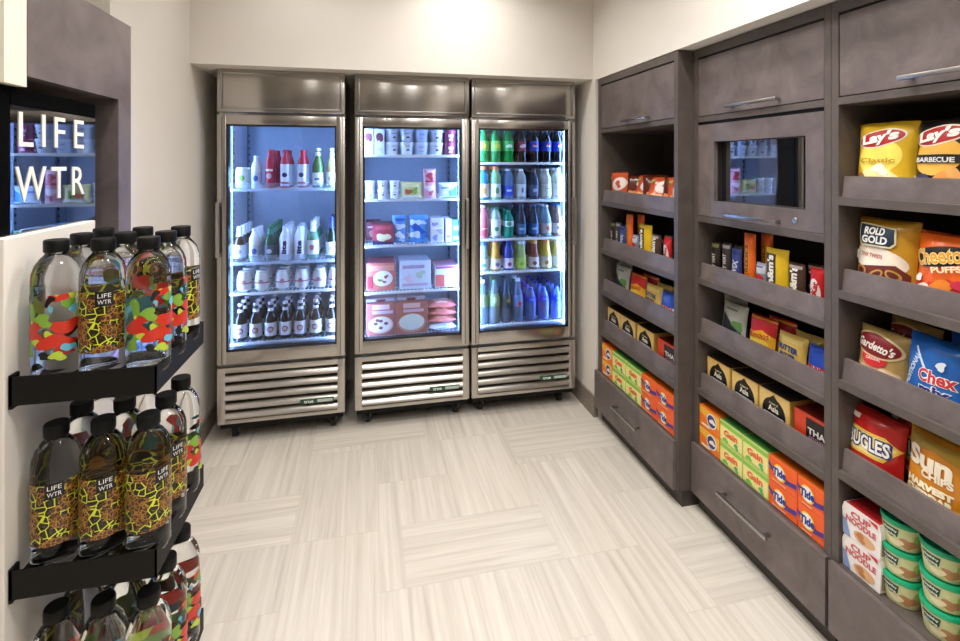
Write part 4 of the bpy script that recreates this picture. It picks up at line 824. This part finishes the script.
put(sn, 1.445, .998, .571, 'golden wholegrain crisp bag beside the red bags, nearest cabinet', rz=-.06, tilt=R(-6))
# bottom: noodle cartons and tubs
nb = G(); nb.prism([(-.055, .002), (-.052, 0), (.052, 0), (.055, .002), (.058, .075), (.052, .094), (-.052, .094), (-.058, .075)], 0, .085, C('#ece6e2', .45))
nb.decals(flat(1, 1, 0), [('t', 'CUP', 0, .074, .018, '#c9585c', {'b': .04, 'w': .06}), ('t', 'NOODLE', 0, .054, .018, '#c9585c', {'b': .04, 'w': .09}), ('e', .01, .022, .032, .016, '#d9a878'), ('b', .0, .022, .014, 5, '#b97848'), ('p', [(-.052, .002), (-.03, .002), (-.045, .05), (-.055, .05)], '#7f93c4'), ('p', [(.02, .0925), (.05, .0925), (.05, .080)], '#c4282c')])
nb.box(.0555, .0572, .004, .08, .01, .07, C('#8c7f66', .5))
nb.box(-.05, .05, .004, .08, .0938, .0945, C('#c4282c', .5))
nb = proto(nb.build('noodle_carton', None, 30, link=False), 'carton')
for k, (wd) in enumerate(('lower', 'upper')): put(nb, 1.388, 1.157, .2885+k*.0955, f'white noodle carton with red lettering, {wd} of two, nearest cabinet', 'noodle cartons in the nearest cabinet')
tb = tubg('soup_tub', .039, .047, .076, '#c9c690', '#14a574', [('p', [(-.07, .002), (.07, .002), (.075, .062), (-.075, .062)], '#cdd19c'), ('b', .02, .022, .02, 4, '#b9845c'), ('b', .045, .04, .016, 6, '#9cc06a'), ('b', -.01, .018, .014, 8, '#e3d8b0'), ('p', [(-.045, .056), (-.002, .056), (-.006, .034), (-.022, .028), (-.04, .034)], '#17402c'), ('t', 'Healthy', -.023, .048, .009, '#e4ecdc', {'b': .03, 'w': .034}), ('t', 'Choice', -.023, .037, .008, '#e4ecdc', {'b': .03, 'w': .028})], .013)
for i, (X, y, wd) in enumerate(((1.440, 1.080, 'left'), (1.440, .979, 'middle'), (1.440, .878, 'right'))):
    for k in range(3): put(tb, X, y, .2885+k*.0765, f"green-lidded soup tub, {['lowest','second up','topmost'][k]} in the {wd} stack, nearest cabinet", 'soup tubs in the nearest cabinet', rz=.5)

# ------------------------------------------------------------------ left: sign niche
g = G()
g.box(-1.0, -.6085, 1.057, 1.455, 1.650, 1.848, LAM).box(-1.0, -.6085, 1.390, 1.455, 1.271, 1.650, LAM)
g.build('sign_surround', None, 0)
tag(bpy.data.objects['sign_surround'], 'grey-brown laminate surround framing the dark sign niche on the left wall', 'wall panel')
t = empty('display_case', (-.625, 1.04, 1.364), 0, 'black glass display case set in the left wall niche', 'display case')
G().box(-.03, 0, .0, .278, 0, .232, MIRR).build('dark_glass', t, 0)
G().box(-.03, .001, .0, .278, .232, .264, C('#040404', .9, 0, .05), .002).build('black_hood', t, 0)
G().box(-.03, .0, -.03, -.001, 0, .264, C('#040404', .9, 0, .05), .002).build('side_frame', t, 0)
t = empty('letter_sign', (-.6248, 1.04, 1.40), 0, 'white letters in two rows in front of the dark glass on the left', 'sign')
def letter(ch, yc, wd, z0, h):
    vs, F, tw, th = text_geo(ch, .0); g = G(); k = g.mi(C('#f4f1e6', .35)); sx, sz = wd/tw, h/th
    def P(a, b, x): return (x, yc-1.04+a*sx, z0-1.40+h/2+b*sz)
    A = [g.bm.verts.new(P(a, b, .0012)) for a, b in vs]; B = [g.bm.verts.new(P(a, b, .0)) for a, b in vs]
    ec = {}
    for f in F:
        for i in range(len(f)):
            a, b = f[i], f[(i+1) % len(f)]; ec[(min(a, b), max(a, b))] = ec.get((min(a, b), max(a, b)), 0)+1
    for f in F:
        g.bm.faces.new([A[i] for i in f]); g.bm.faces.new([B[i] for i in f][::-1])
        for i in range(len(f)):
            a, b = f[i], f[(i+1) % len(f)]
            if ec[(min(a, b), max(a, b))] == 1: g.bm.faces.new((A[b], A[a], B[a], B[b]))
    bmesh.ops.recalc_face_normals(g.bm, faces=g.bm.faces[:])
    g.build('letter', t, 0)
for a in (('L', 1.0805, 0.0392, 1.5225, 0.0632), ('I', 1.1312, 0.0096, 1.5235, 0.0632), ('F', 1.1829, 0.0345, 1.5235, 0.0622), ('E', 1.2518, 0.0354, 1.5245, 0.0612), ('W', 1.0948, 0.0871, 1.4201, 0.0651), ('T', 1.1800, 0.0488, 1.4201, 0.0641), ('R', 1.2489, 0.0459, 1.4230, 0.0612)): letter(*a)

# ------------------------------------------------------------------ left: water bottle shelves
tag(G().box(-.658, -.61, 1.0, 1.288, 0, 1.362, WALL, .002).build('back_panel', None, 0), 'white upright back panel behind the black water bottle shelves', 'panel')
def wshelf(z, wd):
    t = empty('bottle_shelf', (-.608, 1.007, z), 0, f'black metal bottle shelf with raised lip, {wd} of the three', 'shelf', 'black bottle shelves on the left wall')
    W_, L_ = .228, .262; lo, hi = -.028, .022
    g = G().box(.0005, W_-.0035, .0035, L_-.0035, -.004, -.001, MATTE)
    g.box(0, W_, 0, .003, lo, hi, MATTE).box(W_-.003, W_, 0, L_, lo, hi, MATTE).box(0, W_, L_-.003, L_, lo, hi, MATTE)
    g.build('tray', t, 0)
    G().box(.0, .005, .0, .02, lo-.006, hi+.003, BLACK).build('bracket', t, 0)
    return t
for z, wd in ((1.10, 'top'), (.765, 'middle'), (.43, 'lowest')): wshelf(z, wd)
def wbottle(sleeve, nm):
    r = .0368
    o = G().lathe([(0, .003), (.026, 0), (.034, .002), (r, .010), (r, .180), (.0355, .194), (.031, .208), (.024, .219), (.0185, .225), (.0165, .229), (.0165, .234), (0, .234)], WATER, 40).build('water_bottle', None, 60, link=False)
    G().lathe([(0, .2305), (.0185, .2305), (.0192, .232), (.0192, .250), (.018, .2525), (0, .2525)], BLACK, 28).build('cap', o, 40, link=False)
    g = G(); g.grid(lambda i, j: Vector(((r+.0005)*math.sin((i-.5)*2*PI*.80), -(r+.0005)*math.cos((i-.5)*2*PI*.80), .050+j*.108)), 40, 1, sleeve)
    S = lambda u, v, of: Vector(((r+.0008+of)*math.sin(u/r), -(r+.0008+of)*math.cos(u/r), v))
    if nm == 'maze':
        g.decals(S, [('r', -.004, .147, .027, .027, '#0b0b0b'), ('t', 'LIFE', -.004, .153, .0075, '#f2f2f0', {'b': .0, 'w': .019}), ('t', 'WTR', -.004, .1415, .0075, '#f2f2f0', {'b': .0, 'w': .019})], .006)
    else:
        g.decals(S, [('b', -.005, .075, .020, 3, '#c8321f'), ('b', .012, .10, .018, 8, '#c8321f'), ('b', -.02, .115, .013, 5, '#7da63a'), ('b', .022, .13, .008, 6, '#66b4cf'), ('b', .015, .062, .010, 7, '#66b4cf'), ('b', -.016, .052, .009, 9, '#14110f'), ('b', .0, .05, .010, 12, '#b4c83c'), ('r', .045, .06, .018, .026, '#e9e9e4')], .008)
    g.build('label', o, 60, link=False)
    return proto(o, 'bottle')
WA = wbottle(MAZE, 'maze'); WB = wbottle(BLOB, 'blob')
XC = [-.5605, -.485, -.410]; YR = [1.052, 1.134, 1.216]
PL = [[('B', .1), ('A', .15), ('B', .5), ('B', 2), ('A', .6), ('B', 1.0), ('A', 3), ('B', 2), ('A', .9)],
      [('A', .1), ('A', .2), ('A', .7), ('A', 2), ('A', 3), ('A', .6), ('B', 3), ('B', 1), ('B', 1.2)],
      [('B', 1), ('B', 2), ('B', 2.6), ('A', .5), ('B', 1.4), ('B', .9), ('A', 1), ('B', 0), ('B', .7)]]
for s_, (z, wd) in enumerate(((1.10, 'top'), (.765, 'middle'), (.43, 'lowest'))):
    for k in range(9):
        c_, r_ = k % 3, k // 3; kd, rz = PL[s_][k]
        inst(WA if kd == 'A' else WB, (XC[c_], YR[r_], z-.0005), rz+.42, f"{'yellow maze-print' if kd == 'A' else 'paint-splash print'} water bottle, {['front','middle','back'][r_]} row {['by the wall','centre','outer'][c_]}, {wd} shelf", f'water bottles on the {wd} black shelf')

for d in PROT:
    def rm(tr):
        for c, g_ in tr: rm(g_); bpy.data.objects.remove(c)
    rm(d['kids']); bpy.data.objects.remove(d['_o'])
